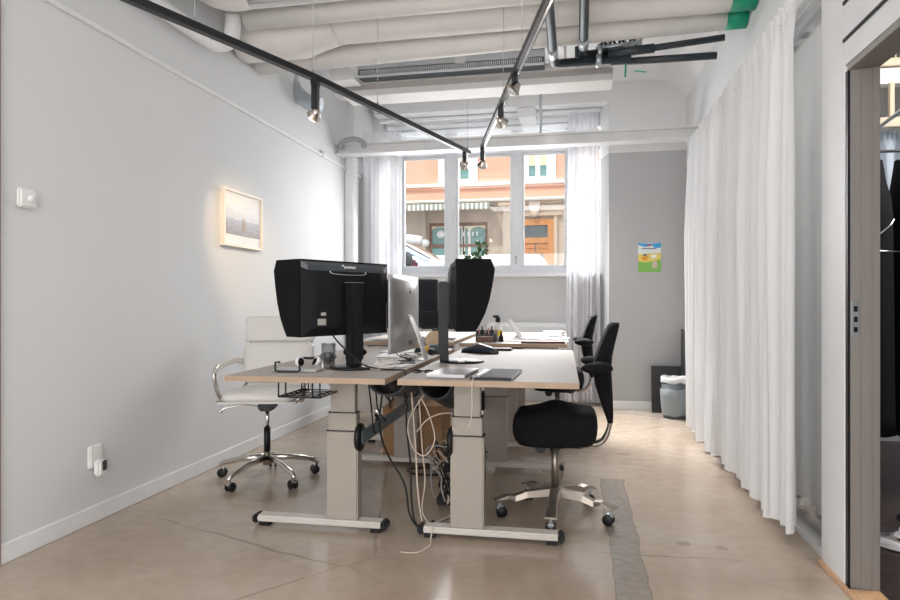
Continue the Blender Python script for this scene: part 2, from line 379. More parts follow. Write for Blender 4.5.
# main window: window_1 frame, two wide mullions, panes, sill
WY = 7.1
wn = MB(); x0, x1 = -2.2, .235; zb, zt = 1.40, 3.06
wn.b2((x0, WY, zb), (x1, WY+.09, zb+.075), .006); wn.b2((x0, WY, zt-.07), (x1, WY+.09, zt+.08), .006)
wn.b2((x0, WY, 2.74), (x1, WY+.09, 2.80), .006)
def vx(px): return W(px, 300, Y=WY).x
for a, b in ((395, 402.5), (445.5, 456.5), (511.5, 522.5), (566, 574)):
    wn.b2((vx(a), WY-.01, zb), (vx(b), WY+.09, zt), .008)
win = struct(wn, 'window_1', mat('window_frame_paint', (.66, .68, .71), .4))
for a, b in ((402.5, 445.5), (456.5, 511.5), (522.5, 566)):
    sf = MB(); X0, X1 = vx(a), vx(b)
    for (p, q) in (((X0, zb+.075), (X0+.018, 2.74)), ((X1-.018, zb+.075), (X1, 2.74)), ((X0, zb+.075), (X1, zb+.10)), ((X0, 2.72), (X1, 2.74))):
        sf.b2((p[0], WY+.02, p[1]), (q[0], WY+.07, q[1]), .004)
    fo = struct(sf, 'window_frame', trimw, parent=win, local=False)
    struct(MB().b2((X0+.01, WY+.043, zb+.08), (X1-.01, WY+.049, 2.735)), 'window_pane', glass, parent=fo, local=False)
struct(MB().cyl((vx(516), WY-.02, 1.50), (vx(516), WY-.02, 1.60), .009), 'window_handle', steel, parent=win, local=False)
struct(MB().cyl((vx(452), WY-.02, 1.98), (vx(452), WY-.02, 2.10), .011), 'window_handle', trimw, parent=win, local=False)
struct(MB().b2((-2.2, YW-.14, 1.365), (.235, YW+.02, 1.405), bev=.008), 'window_sill', trimw, parent=win, local=False)
# white slats over the top lights
bl = thing('louvre_blind', 'white horizontal slatted blind across the upper part of the street window', 'blind', (-.98, 7.0, 2.76))
for i, z in enumerate((2.80, 2.865, 2.93, 2.995, 3.06)):
    MB().box((-.98, 7.02, z), (2.30, .055, .006), Matrix.Rotation(R(-38), 3, 'X')).obj('slat', trimw, bl, local=False)
MB().b2((-2.13, 6.99, 3.085), (.17, 7.05, 3.13), .004).obj('head_rail', trimw, bl, local=False)

# ------------------------------------------------------------ street outside
orange = mat('orange_render', (.76, .45, .32), .9, var=.05, vscale=1.5, bump=.05)
tan = mat('tan_render', (.60, .485, .39), .9, var=.06, vscale=1.5, bump=.05)
cream = mat('cream_stone', (.90, .84, .75), .8, var=.04)
lite = mat('white_window_trim', (.93, .92, .90), .6)
FY = 17.0
def fx(px): return W(px, 300, Y=FY).x
def fz(py, px=480): return W(px, py, Y=FY).z
fac = thing('street_building', 'orange rendered building across the street with a tan ground floor', 'building', (-2.5, FY, -.2))
P = lambda mb, n, m, par=None: mb.obj(n, m, par or fac, local=False)
P(MB().b2((-9, FY, fz(205)), (4, FY+1.5, 9.5)), 'upper_wall', orange)
P(MB().b2((-9, FY-.02, -.3), (4, FY+1.5, fz(205))), 'ground_floor_wall', tan)
P(MB().b2((-9, FY-.16, fz(186.5)), (4, FY, fz(183)), .02), 'string_course', cream)
P(MB().b2((-9, FY-.10, fz(189)), (4, FY, fz(186.5)), .02), 'string_course', mat('dark_orange_render', (.68, .36, .25), .9))
P(MB().b2((-9, FY-.35, fz(203.5)), (4, FY, fz(200.5)), .03), 'cornice', cream)
P(MB().b2((-9, FY-.22, fz(206)), (4, FY, fz(203.5)), .03), 'cornice', mat('sandstone', (.62, .47, .35), .85))
# pilasters
for a, b in ((503, 511.5), (423, 427)):
    P(MB().b2((fx(a), FY-.14, -.3), (fx(b), FY, fz(207)), .02), 'pilaster', mat('pale_stone', (.60, .50, .42), .85))
P(MB().b2((fx(499), FY-.3, fz(209)), (fx(514), FY, fz(204)), .03), 'pilaster_capital', MATS['sandstone'])
P(MB().b2((fx(400), FY-.06, -.3), (fx(575), FY, 1.95)), 'plinth', mat('grey_plinth', (.45, .38, .34), .85))
# upper windows
gl_green = mat('green_glass', (.16, .32, .30), .12, spec=.8)
blindc = mat('cream_blind', (.93, .75, .50), .8)
for xa, xb in ((439, 478), (520, 556), (360, 395), (600, 640)):
    f = MB(); X0, X1 = fx(xa), fx(xb); Z0 = fz(183); Z1 = Z0+2.9
    f.b2((X0, FY-.1, Z0), (X0+.24, FY+.05, Z1), .01); f.b2((X1-.24, FY-.1, Z0), (X1, FY+.05, Z1), .01); f.b2((X0, FY-.1, Z1-.2), (X1, FY+.05, Z1), .01)
    f.b2((X0, FY-.14, Z0-.04), (X1, FY+.05, Z0+.1), .01); xm = (X0+X1)/2; f.b2((xm-.06, FY-.06, Z0), (xm+.06, FY+.05, Z1), .01)
    wo = P(f, 'window', lite)
    P(MB().b2((X0+.2, FY-.02, Z0+.08), (X1-.2, FY-.01, Z1)), 'pane', gl_green, wo)
    P(MB().b2((X0+.2, FY-.04, Z0+.40), (X1-.2, FY-.025, Z1-.1)), 'window_blind', blindc, wo)
# ground floor shop window with brown frame
X0, X1 = fx(430), fx(487.5); Z1 = fz(222.5); Z0 = fz(262)
f = MB(); f.b2((X0, FY-.08, Z0), (X0+.07, FY, Z1)); f.b2((X1-.05, FY-.08, Z0), (X1, FY, Z1)); f.b2((X0, FY-.08, Z1-.08), (X1, FY, Z1)); f.b2((X0, FY-.08, fz(247)), (X1, FY, fz(244)))
xm = fx(451); f.b2((xm-.06, FY-.08, Z0), (xm+.06, FY, Z1))
shop = P(f, 'shop_window', mat('brown_frame', (.20, .10, .06), .6))
P(MB().b2((X0+.05, FY-.045, Z0), (X1-.04, FY-.03, Z1-.05)), 'pane', gl_green, shop)
# arched reflections in the shop glass, modelled as cream panels over the pane
for a, b in ((431.5, 449), (455, 470), (470.5, 486.5)):
    ar = MB(); xa, xb = fx(a), fx(b); cx = (xa+xb)/2; rr = (xb-xa)/2; zs = fz(232)
    pts = [(xa, Z1-.09), (xa, zs)] + [(cx-rr*math.cos(t), zs+rr*.62*math.sin(t)) for t in [PI*i/12 for i in range(13)]] + [(xb, zs), (xb, Z1-.09)]
    ar.prism(pts, (0, FY-.065, 0), (1, 0, 0), (0, 0, 1), (0, 1, 0), .015); P(ar, 'arch_reflection', blindc, shop)
for px in (457.5, 463, 468.5, 457, 462): P(MB().b2((fx(px), FY-.07, Z0), (fx(px)+.07, FY-.05, Z1-.1)), 'glazing_bar', cream, shop)
text('shop_lettering', 'ANTIK', .42, Matrix.Translation((fx(468), FY-.09, fz(234.5))) @ Matrix.Rotation(PI/2, 4, 'X'), lite, shop) if False else None
P(MB().lathe((fx(441.5), FY-.09, fz(234)), [(.001, 0), (.11, 0), (.11, .01), (.001, .01)], 20, axis=(0, 1, 0)), 'shop_emblem', lite, shop)
for px, wd in ((459, .2), (464, .16), (469, .2), (473.5, .16), (477.5, .16)):
    P(MB().box((fx(px), FY-.09, fz(234)), (wd*.3, .01, .11), bev=.003), 'shop_letter', lite, shop)
# small shop front at far left, white hanging sign, wall lamp
P(MB().b2((fx(396), FY-.05, fz(250)), (fx(407), FY, fz(223))), 'side_window', cream)
# awning: scalloped, striped valance
aw = thing('awning', 'grey green striped awning with a scalloped edge over the shop window', 'awning', (fx(445), FY-.5, fz(213)))
zt_, zb_ = fz(203.5), fz(208)
am = MB(); am.prism([(0, zt_), (-.9, zb_), (-.9, zb_-.03), (0, zt_-.05)], (fx(380), FY-.03, 0), (0, 1, 0), (0, 0, 1), (1, 0, 0), fx(494)-fx(380))
am.obj('awning_cloth', mat('grey_green_cloth', (.36, .38, .30), .9), aw, local=False)
vl = MB(); n = 54; xs0 = fx(380); st = (fx(494)-xs0)/n
for i in range(n):
    vl.mi = i % 2
    pts = [(0, 0), (st, 0), (st, -.13)] + [(st/2+st/2*math.cos(t), -.13-.04*math.sin(t)) for t in (PI*.25, PI*.5, PI*.75)] + [(0, -.13)]
    vl.prism(pts, (xs0+i*st, FY-.94, zb_), (1, 0, 0), (0, 0, 1), (0, 1, 0), .01)
vl.obj('valance', [mat('awning_cream', (.80, .78, .68), .9), mat('awning_grey', (.32, .34, .31), .9)], aw, local=False)
# doorway with keystone, wooden double door
dn = thing('street_door', 'orange brown wooden double door with a glazed top light across the street', 'door', (fx(538), FY, fz(285)))
X0, X1 = fx(518), fx(554); Z0, Z1 = .1, fz(221)
wood = mat('varnished_wood', (.62, .25, .07), .4, var=.15, vscale=5, stretch=(1, 1, .2))
q = MB(); q.b2((X0, FY-.1, Z0), (X0+.16, FY, Z1)); q.b2((X1-.16, FY-.1, Z0), (X1, FY, Z1)); q.b2((X0, FY-.1, Z1-.16), (X1, FY, Z1)); q.b2((X0, FY-.1, fz(244.5)), (X1, FY, fz(239))); q.obj('door_frame', wood, dn, local=False)
MB().b2((X0+.1, FY-.05, fz(240)), (X1-.1, FY-.035, Z1-.1)).obj('top_light', mat('dark_glass', (.07, .09, .09), .1, spec=.8), dn, local=False)
xm = (X0+X1)/2
for a, b in ((X0+.16, xm-.02), (xm+.02, X1-.16)):
    lf = MB(); lf.b2((a, FY-.06, Z0), (b, FY-.03, fz(245))); lf.b2((a, FY-.09, fz(249.5)), (b, FY-.05, fz(247)), .01)
    for u in (a, b-.09): lf.b2((u, FY-.085, Z0), (u+.09, FY-.05, fz(250)), .01)
    lo = lf.obj('door_leaf', wood, dn, local=False)
    MB().b2((a+.12, FY-.07, fz(272)), (b-.12, FY-.062, fz(254))).obj('leaf_pane', MATS['dark_glass'], lo, local=False)
sr = MB(); sr.b2((X0-.1, FY-.14, 0), (X0, FY, Z1+.1)); sr.b2((X1, FY-.14, 0), (X1+.09, FY, Z1+.1)); sr.b2((X0-.1, FY-.18, Z1+.08), (X1+.2, FY, Z1+.16)); sr.obj('stone_surround', MATS['sandstone'], dn, local=False)
ks = MB(); kx = fx(535); ks.prism([(-.15, .40), (.15, .40), (.09, 0), (-.09, 0)], (kx, FY-.24, fz(219)), (1, 0, 0), (0, 0, 1), (0, 1, 0), .22); ks.obj('keystone', MATS['pale_stone'], dn, local=False)
MB().sph((kx, FY-.30, fz(217)), .08, (1, .7, 1.1), 8).obj('keystone_carving', MATS['sandstone'], dn, local=False)
sg = thing('hanging_sign', 'white curved hanging sign in front of the tan street facade', 'sign', (fx(413), FY-.8, fz(238)))
s_ = MB(); s_.sweep([[(fx(409)+.6*t, FY-.9-.12*math.sin(PI*t), fz(234)-.04-.28*t*.3), (fx(409)+.6*t, FY-.9-.12*math.sin(PI*t), fz(243.5)-.28*t*.3)] for t in [i/6 for i in range(7)]], closed=False, cap=False)
s_.obj('sign_panel', mat('white_sign', (.92, .92, .92), .5), sg, local=False, solid=.03)
MB().bar((fx(411), FY, fz(234)), (fx(411), FY-.95, fz(234)), .03, .03).obj('sign_bracket', steel, sg, local=False)
tag(MB().sph((fx(426.5), FY-.12, fz(242.5)), .12, n=8).obj('wall_lamp', lite), 'small round white wall lamp left of the shop window across the street', 'lamp')
struct(MB().b2((-16, 7.4, -.5), (12, 19, .0-.02)), 'ground', mat('asphalt', (.22, .22, .22), .9, bump=.1))
# white van (roof and side seen above the sill)
VY = 12.3
def vX(px): return W(px, 260, Y=VY).x
def vZ(py): return W(515, py, Y=VY).z
vn = thing('white_van', 'white van with lettering on its side parked outside the window', 'van', (vX(505), VY+.9, -.02))
top = vZ(254); xa, xb = vX(455)-2.4, vX(545)
vpoly = [(xa, .35), (xb+.15, .35), (xb+.15, 1.1), (xb+.10, 1.55), (xb, top-.12), (xb-.12, top), (xa+.4, top), (xa, top-.2)]
vb = MB(); vb.prism(vpoly, (0, VY, 0), (1, 0, 0), (0, 0, 1), (0, 1, 0), 1.8); vb.obj('body', mat('white_car_paint', (.93, .93, .94), .25, coat=.5), vn, local=False, bevel=.06)
for x in (xa+.8, xb-.8):
    MB().cyl((x, VY-.03, .32), (x, VY+.25, .32), .34).obj('wheel', blackp, vn, local=False)
MB().b2((xb+.06, VY+.1, 1.15), (xb+.145, VY+1.7, 1.5)).obj('rear_window', MATS['dark_glass'], vn, local=False)
text('side_lettering', 'YR  AUTOTA  XI', .15, Matrix.Translation((vX(515), VY-.012, vZ(264.5))) @ Matrix.Rotation(PI/2, 4, 'X'), mat('grey_lettering', (.45, .42, .45), .6), vn)
# blue-white parked car on the left: sloping windscreen and pillar
CYY = 10.2
def cX(px): return W(px, 260, Y=CYY).x
def cZ(py, px=420): return W(px, py, Y=CYY).z
cr_ = thing('parked_car', 'pale blue car with a sloping windscreen at the left of the window', 'car', (cX(408), CYY+.8, -.02))
cp = [(cX(330), .3), (cX(462), .3), (cX(462), cZ(266)-.1), (cX(452), cZ(261)), (cX(427), cZ(259.5)), (cX(427), cZ(274)), (cX(330), cZ(274))]
MB().prism(cp, (0, CYY, 0), (1, 0, 0), (0, 0, 1), (0, 1, 0), 1.65).obj('body', mat('pale_blue_car_paint', (.55, .68, .82), .25, coat=.6), cr_, local=False, bevel=.05)
rf = [(cX(330), cZ(247)+.06), (cX(402), cZ(244.5)), (cX(430), cZ(260)), (cX(424), cZ(261)), (cX(401), cZ(249)), (cX(330), cZ(250))]
MB().prism(rf, (0, CYY+.02, 0), (1, 0, 0), (0, 0, 1), (0, 1, 0), .10).obj('roof_pillar', MATS['pale_blue_car_paint'], cr_, local=False, bevel=.02)
rf2 = [(x, z+.0) for x, z in rf]
MB().prism(rf2, (0, CYY+1.5, 0), (1, 0, 0), (0, 0, 1), (0, 1, 0), .10).obj('roof_pillar', MATS['pale_blue_car_paint'], cr_, local=False, bevel=.02)
ws = MB(); a, b = Vector((cX(403), 0, cZ(243)+.01)), Vector((cX(431), 0, cZ(259.5)+.01))
ws.sweep([[(p.x, CYY+.12, p.z), (p.x, CYY+1.52, p.z)] for p in (a, b)], closed=False, cap=False); ws.obj('windscreen', mat('tinted_windscreen', (.80, .52, .42), .15, spec=.8), cr_, local=False, solid=.02)
MB().b2((cX(330), CYY+.1, cZ(247)), (cX(402), CYY+1.55, cZ(244.5)+.05), .03).obj('roof', MATS['pale_blue_car_paint'], cr_, local=False)
MB().b2((cX(396), CYY+.5, cZ(272)), (cX(405), CYY+.9, cZ(257)), .04).obj('front_seat', mat('red_seat', (.55, .06, .08), .7), cr_, local=False)
MB().sph((cX(409.5), CYY-.12, cZ(262)), .12, (.75, .6, 1.3), 8).obj('wing_mirror', blackp, cr_, local=False)

# ------------------------------------------------------------ window niche: curtains, radiator, plant
def curtain(name, x0, x1, y, z0, z1, m, label, folds=9, amp=.035, seed=0, flare=0, axis='X', grp=None, nz=30, loose=.0, par=None):
    """pleated cloth between x0 and x1 along axis, gathered at the top"""
    rnd = random.Random(seed); ph = [rnd.uniform(0, 6.28) for _ in range(6)]; nu = folds*24
    mb = MB(); secs = []
    L = x1-x0
    for j in range(nz+1):
        v = j/nz; z = z1+(z0-z1)*v; row = []
        for i in range(nu+1):
            u = i/nu
            uu = u+.012*math.sin(3*PI*u+ph[0])*v
            a = amp*(.45+.55*min(1, v*3))*(1+.55*math.sin(5.3*u*folds/3+ph[1]+v))
            warp = 1.1*math.sin(2*PI*u*folds/3.3+ph[2])+.9*v*math.sin(9*u+ph[3]+2*v)
            w_ = a*math.sin(2*PI*folds*u+warp)
            if v < .07: w_ += .020*math.sin(2*PI*folds*2.9*u+ph[1])*(1-v/.07)
            w_ += a*.25*math.sin(4*PI*folds*u+ph[4]+1.5*v)
            s_ = x0+L*uu+flare*v*(u-.5)
            zz = z + (.012*math.sin(2*PI*folds*u+ph[5]) if j == nz else 0)
            row.append((s_, y+w_, zz) if axis == 'X' else (y+w_, s_, zz))
        secs.append(row)
    mb.sweep(secs, closed=False, cap=False)
    if par is not None: return mb.obj(name, m, par, local=False)
    o = mb.obj(name, m); return tag(o, label, 'curtain', grp)

curtain('sheer_curtain', W(363, 300, Y=6.66).x, W(402, 300, Y=6.66).x, 6.66, .05, 2.93, sheer_m, 'sheer white curtain at the left side of the street window', 7, .03, 3)
curtain('sheer_curtain', -.10, .205, 6.90, .05, 3.09, sheer_m, 'sheer white curtain at the right side of the street window', 6, .035, 5, flare=.06)
tr_ = MB(); tr_.b2((-2.19, 6.90, 3.10), (.23, 6.94, 3.13)); tag(tr_.obj('curtain_track', trimw), 'white curtain track fixed under the window lintel', 'curtain track')
rd = thing('radiator', 'low white ribbed radiator on the wall beneath the window sill', 'radiator', (-.5, 7.02, .2))
rb = MB(); rb.b2((-.98, 6.98, .25), (-.10, 7.05, .86), .01)
for i in range(24): rb.b2((-.96+i*.0365, 6.965, .28), (-.94+i*.0365, 6.985, .83), .004)
rb.obj('panel', trimw, rd, local=False)
gr = MB(); 
for i in range(30): gr.b2((-.97+i*.029, 6.985, .86), (-.958+i*.029, 7.05, .873))
gr.obj('top_grille', trimw, rd, local=False)
MB().b2((-.80, 7.05, .2), (-.76, YW, .8)).b2((-.32, 7.05, .2), (-.28, YW, .8)).obj('bracket', trimw, rd, local=False)
# plant on the sill
pb = W(474, 268, Y=7.02); pl = thing('potted_plant', 'small leafy green plant in a white pot on the window sill', 'plant', (pb.x, 7.01, 1.405))
MB().lathe((0, 0, 0), [(.035, 0), (.048, .09), (.052, .10), (.045, .10)], 20).obj('pot', whitep, pl)
MB().lathe((0, 0, .085), [(.044, 0), (.001, .004)], 16).obj('soil', mat('soil', (.06, .04, .03), 1), pl)
lv = MB(); stm = MB(); rnd = random.Random(4)
tips = [(-.11, 0, .17), (-.06, -.02, .20), (-.13, .02, .23), (.0, .01, .22), (.07, -.01, .30), (.11, .01, .34), (.05, .02, .35), (.15, -.02, .30), (.13, .01, .25), (-.03, -.01, .15), (.08, 0, .21)]
for t in tips:
    t = Vector(t); c = sm([(0, 0, .08), t*.45+Vector((0, 0, .05)), t], 4); stm.tube(c, .004, 5)
    for k in range(7):
        p = c[rnd.randrange(3, len(c))]; d = Vector((rnd.uniform(-1, 1), rnd.uniform(-1, .6), rnd.uniform(-.3, 1))).normalized(); sd = d.orthogonal().normalized()
        sd.rotate(Matrix.Rotation(rnd.uniform(0, 6), 3, d)); l = rnd.uniform(.035, .055); wv_ = l*.36; nrm = d.cross(sd)*l*.12
        vs = [lv.bm.verts.new(p+x) for x in (Vector((0, 0, 0)), d*l*.35+sd*wv_+nrm, d*l*.7+sd*wv_*.8+nrm, d*l, d*l*.7-sd*wv_*.8+nrm, d*l*.35-sd*wv_+nrm)]
        lv._f(vs, True)
lv.obj('foliage', mat('leaf_green', (.045, .13, .035), .5, var=.3, vscale=30), pl); stm.obj('stem', mat('stem_green', (.08, .12, .05), .7), pl)

# ------------------------------------------------------------ long pleated curtain on the right
curtain('long_curtain', 3.06, 5.60, .925, .075, 2.425, curtain_m, 'long white pleated curtain hanging along the glass partition on the right', 21, .042, 11, axis='Y', nz=44)
hc = bpy.data.objects['long_curtain']; hh = MB(); rnd = random.Random(8); yy = 3.06; a_, b_ = [], []; k = 0
while yy < 5.6:
    xx = .925+(.030 if k % 2 else -.022)+rnd.uniform(-.006, .006); a_.append((xx, yy, 2.365)); b_.append((xx+.004, yy+rnd.uniform(-.012, .012), 2.445+rnd.uniform(-.008, .008))); yy += rnd.uniform(.022, .040); k += 1
hh.sweep([a_, b_], closed=False, cap=False, smooth=False); hh.obj('gathered_header', curtain_m, hc, local=False)
ct = MB(); ct.b2((.99, 2.94, 2.44), (1.02, 5.9, 2.46)); tag(ct.obj('curtain_track', trimw), 'slim white ceiling track carrying the long pleated curtain', 'curtain track')
curtain('inner_curtain', 2.97, 4.3, 1.20, .03, 2.62, curtain_m, 'grey white curtain hanging behind the partition glass beside the white post', 9, .03, 21, axis='Y')
tk = MB(); tk.b2((1.18, 2.97, 2.63), (1.22, 4.6, 2.655)); tag(tk.obj('curtain_rail', alud), 'brown metal rail holding the curtain behind the partition glass', 'curtain rail')

# ------------------------------------------------------------ next room seen through the doorway
struct(MB().b2((1.106, -1.9, -.12), (4.2, 7.25, -.002)), 'floor_next_room', mat('dark_wood_floor', (.045, .032, .03), .35, var=.35, vscale=8, stretch=(.3, 5, 1)))
struct(MB().b2((4.0, -1.9, 0), (4.2, 7.25, 3.5)), 'wall_next_room_right', white_wall)
struct(MB().b2((1.14, 5.6, 0), (4.2, 5.8, 3.5)), 'wall_next_room_back', mat('next_room_wall', (.55, .56, .57), .8))
struct(MB().b2((1.14, -1.9, 3.3), (4.2, 7.25, 3.45)), 'ceiling_next_room', mat('next_room_ceiling', (.70, .60, .48), .8))
vz = MB(); 
vt = thing('ceiling_vent', 'beige slotted vent high in the room beyond the doorway', 'vent', (2.1, 4.5, 2.55))
MB().b2((1.62, 4.52, 2.59), (2.9, 4.60, 2.95), .004).obj('vent_panel', mat('beige_panel', (.72, .60, .45), .6), vt, local=False)
vs_ = MB()
for i in range(24): vs_.b2((1.86+.03*i, 4.513, 2.64), (1.872+.03*i, 4.523, 2.70))
vs_.obj('slots', blackp, vt, local=False)
tag(MB().b2((1.6, 4.50, 2.20), (2.9, 4.56, 2.26), .003).obj('shelf_board', mat('beige_panel', (.72, .6, .45))), 'pale beige horizontal board above the blue curtain in the next room', 'board')
tag(MB().b2((1.6, 4.53, 2.48), (2.9, 4.62, 2.58), .003).obj('white_beam', trimw), 'white horizontal beam below the slotted vent in the next room', 'beam')
tag(MB().b2((1.93, 4.50, 2.26), (1.955, 4.53, 2.48)).obj('hanger_strap', MATS['beige_panel']), 'pale upright strap above the beige board in the next room', 'strap')
curtain('blue_curtain', 1.6, 2.8, 4.62, 1.2, 2.20, cloth_mat('blue_curtain_cloth', (.62, .70, .80), .3, .02), 'pale blue grey curtain hanging above the black clothes in the next room', 12, .02, 2)
# garment rack
gk = thing('garment_rack', 'chrome garment stand with a round base just inside the next room', 'garment rack', (1.46, 3.27, 0))
MB().lathe((0, 0, .0), [(.001, 0), (.17, 0), (.17, .012), (.06, .024), (.022, .05), (.018, .07)], 36).obj('base', chrome, gk)
MB().cyl((0, 0, .05), (0, 0, 1.55), .011).obj('pole', chrome, gk)
MB().cyl((.05, .02, .05), (.05, .02, 1.52), .008).obj('pole', mat('copper_tube', (.7, .42, .28), .25, 1), gk)
MB().box((0, -.012, .11), (.06, .05, .03), bev=.006).obj('clamp', blackm, gk)
cb = MB(); cb.tube([(0, -.05, .10), (.09, -.05, .10)], .007, 8); cb.tube([(.03, -.05, .06), (.06, -.05, .15)], .006, 8); cb.obj('brass_fitting', mat('brass', (.75, .55, .25), .25, 1), gk)
tb = MB(); tb.tube([(0, 0, 1.55), (0, 0, 1.98), (.1, .9, 1.98), (1.2, 1.0, 1.98)], .01, 8); tb.obj('rail', chrome, gk)
for i, (xx, yy, sc) in enumerate(((1.66, 4.2, 1), (1.93, 4.22, 1.02), (2.20, 4.24, .98), (2.47, 4.26, 1.02))):
    cc = MB(); secs = []
    for j in range(14):
        v = j/13; z = 1.93-1.58*v*sc; ww = .05+.19*min(1, v*6)+.05*v
        secs.append([(xx+.11*math.cos(2*PI*k/20)*(.85+.15*min(1, v*5))*(1+.12*math.sin(3*k+i)), yy+ww*math.sin(2*PI*k/20)*(1+.05*math.sin(5*k+i)), z) for k in range(20)])
    cc.sweep(secs)
    tag(cc.obj('black_garment', fabric), ['black coat hanging closest to the chrome stand', 'black garment hanging second from the chrome stand', 'black garment hanging third from the chrome stand', 'black garment hanging furthest to the right in the next room'][i], 'clothing', 'black clothes hanging in the next room')
hk = MB(); hk.tube(sm([(1.50, 3.90, 1.42), (1.58, 3.90, 1.44), (1.66, 3.90, 1.50), (1.70, 3.92, 1.55)]), .005, 6); hk.tube([(1.48, 3.90, 1.38), (1.72, 3.90, 1.37)], .004, 6)
tag(hk.obj('wire_hanger', chrome), 'thin wire hanger hooked in front of the black coat', 'hanger')

# ------------------------------------------------------------ ceiling services
def pipe(name, pts, r, label, m=pipem, cat='pipe', n=24, grp=None, band=None, ends=None):
    t = thing(name, label, cat, Vector(pts[0]), 0, grp)
    MB().tube(pts, r, n).obj('lagging', m, t, local=False)
    if band:
        MB().tube([band[0], band[1]], band[2], n).obj('green_end_band', green, t, local=False)
    return t
def tagp(o, label): o['label'] = label; return o
zb0 = 2.90
p = pipe('insulated_pipe', sm([(-2.15, 3.30, 3.06), (-2.16, 3.46, 3.0), (-2.10, 3.58, 3.0), (-1.98, 3.62, 3.02)])+[Vector((1.06, 3.62, 3.02))], .115, 'thick white lagged pipe nearest the camera crossing overhead from an elbow', band=((.93, 3.62, 3.02), (1.055, 3.62, 3.02), .118))
p = pipe('insulated_pipe', [(-2.13, 3.86, 2.955), (1.06, 3.86, 2.965)], .075, 'slim white lagged pipe second from the camera overhead', band=((.93, 3.86, 2.9646), (1.055, 3.86, 2.965), .078))
big = [(-2.33, 4.16, 2.985), (-1.95, 4.16, 2.985), (-1.80, 4.16, 2.99), (-1.62, 4.16, 3.0), (-1.5, 4.16, 3.005), (1.06, 4.16, 3.01)]
t = thing('insulated_pipe', 'thickest white lagged pipe, third overhead, with a swollen left end', 'pipe', big[0])
MB().tube(sm(big, 5), [x for x in [.19]*8+[.185, .18, .172, .163, .155, .15, .143]+[.138]*40][:26], 28).obj('lagging', pipem, t, local=False)
MB().cyl((.91, 4.16, 3.01), (1.055, 4.16, 3.01), .141).obj('green_end_band', green, t, local=False)
p = pipe('insulated_pipe', [(-2.33, 4.40, 2.865), (1.06, 4.385, 2.93)], .08, 'white lagged pipe furthest from the camera beside the metal diffuser', band=((.93, 4.385, 2.9295), (1.055, 4.385, 2.93), .083))
pipe('thin_pipe', sm([(-2.27, -1.4, 2.73), (-2.27, 3.0, 2.73), (-2.27, 3.62, 2.735), (-2.25, 3.74, 2.75), (-2.2, 3.78, 2.80), (-2.19, 3.79, 2.95)], 5), .05, 'thin white pipe running along the top of the left wall', steelw)
pipe('side_pipe', [(-2.07, -1.4, 2.85), (-2.07, 3.1, 2.87), (-2.07, 3.24, 2.88)], .085, 'white pipe running along the left wall just above the thin pipe', steelw)
# galvanised ducts
dd = MB(); dd.tube(sm([W(288, 62, Y=5.12), W(291, 80, Y=5.12), W(297, 93, Y=5.12), W(308, 102, Y=5.12), W(320, 106, Y=5.12)], 6), .066, 20)
tag(dd.obj('duct_elbow', steel), 'galvanised round duct elbow hanging behind the first spotlight', 'duct')
d2 = MB(); d2.tube(sm([(-2.30, 5.97, 2.60), (-2.28, 5.97, 2.66), (-2.18, 5.97, 2.69), (-2.07, 5.97, 2.66), (-2.05, 5.97, 2.60)], 5), .026, 14)
tag(d2.obj('duct_bend', mat('grey_duct', (.35, .36, .37), .5, .3)), 'short grey bent duct standing on the left end of the white steel rail', 'duct')
gd = MB(); rnd = random.Random(9); gd.tube([(-2.1, 4.0, 3.22), (-1.4, 4.0, 3.22)], .05, 20); tag(gd.obj('silver_duct', steel), 'silver duct tucked against the ceiling above the big pipes', 'duct')
# steel beam with dark web
bm_ = thing('ceiling_beam', 'pale beige steel beam with a grey recess crossing behind the pipes', 'beam', (-.9, 5.1, 2.78))
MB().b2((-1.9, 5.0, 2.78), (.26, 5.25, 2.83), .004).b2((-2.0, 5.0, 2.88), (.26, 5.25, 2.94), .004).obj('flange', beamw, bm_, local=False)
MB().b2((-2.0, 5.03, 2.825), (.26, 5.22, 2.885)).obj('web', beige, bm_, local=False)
for x in (-1.7, -.1): MB().b2((x-.01, 5.14, 2.94), (x+.01, 5.16, ZC)).obj('hanger_rod', steelw, bm_, local=False)
# linear metal diffuser
df = thing('linear_diffuser', 'long galvanised slotted air diffuser with white end box by the beam', 'air diffuser', (-1, 4.93, 2.9))
MB().b2((-1.72, 4.86, 2.88), (-.25, 4.98, 3.05), .004).obj('housing', mat('dark_zinc', (.13, .16, .18), .4, .6), df, local=False)
dl = MB()
for i in range(96): dl.b2((-1.70+i*.015, 4.845, 2.90), (-1.692+i*.015, 4.862, 2.930))
dl.b2((-1.72, 4.845, 2.878), (-.25, 4.862, 2.893)); dl.b2((-1.72, 4.845, 2.94), (-.25, 4.862, 2.99)); dl.b2((-1.72, 4.845, 3.03), (-.25, 4.862, 3.05)); dl.obj('fins', mat('bright_zinc', (.66, .68, .70), .45, .2), df, local=False)
ex = MB(); ex.prism([(0, 0), (.21, 0), (.20, .05), (.13, .13), (.10, .18), (0, .18)], (-1.93, 4.78, 2.84), (1, 0, 0), (0, 0, 1), (0, 1, 0), .16); ex.obj('end_box', whitep, df, local=False)
MB().b2((-.93, 4.835, 2.93), (-.85, 4.86, 2.985), .004).obj('clip', whitep, df, local=False)
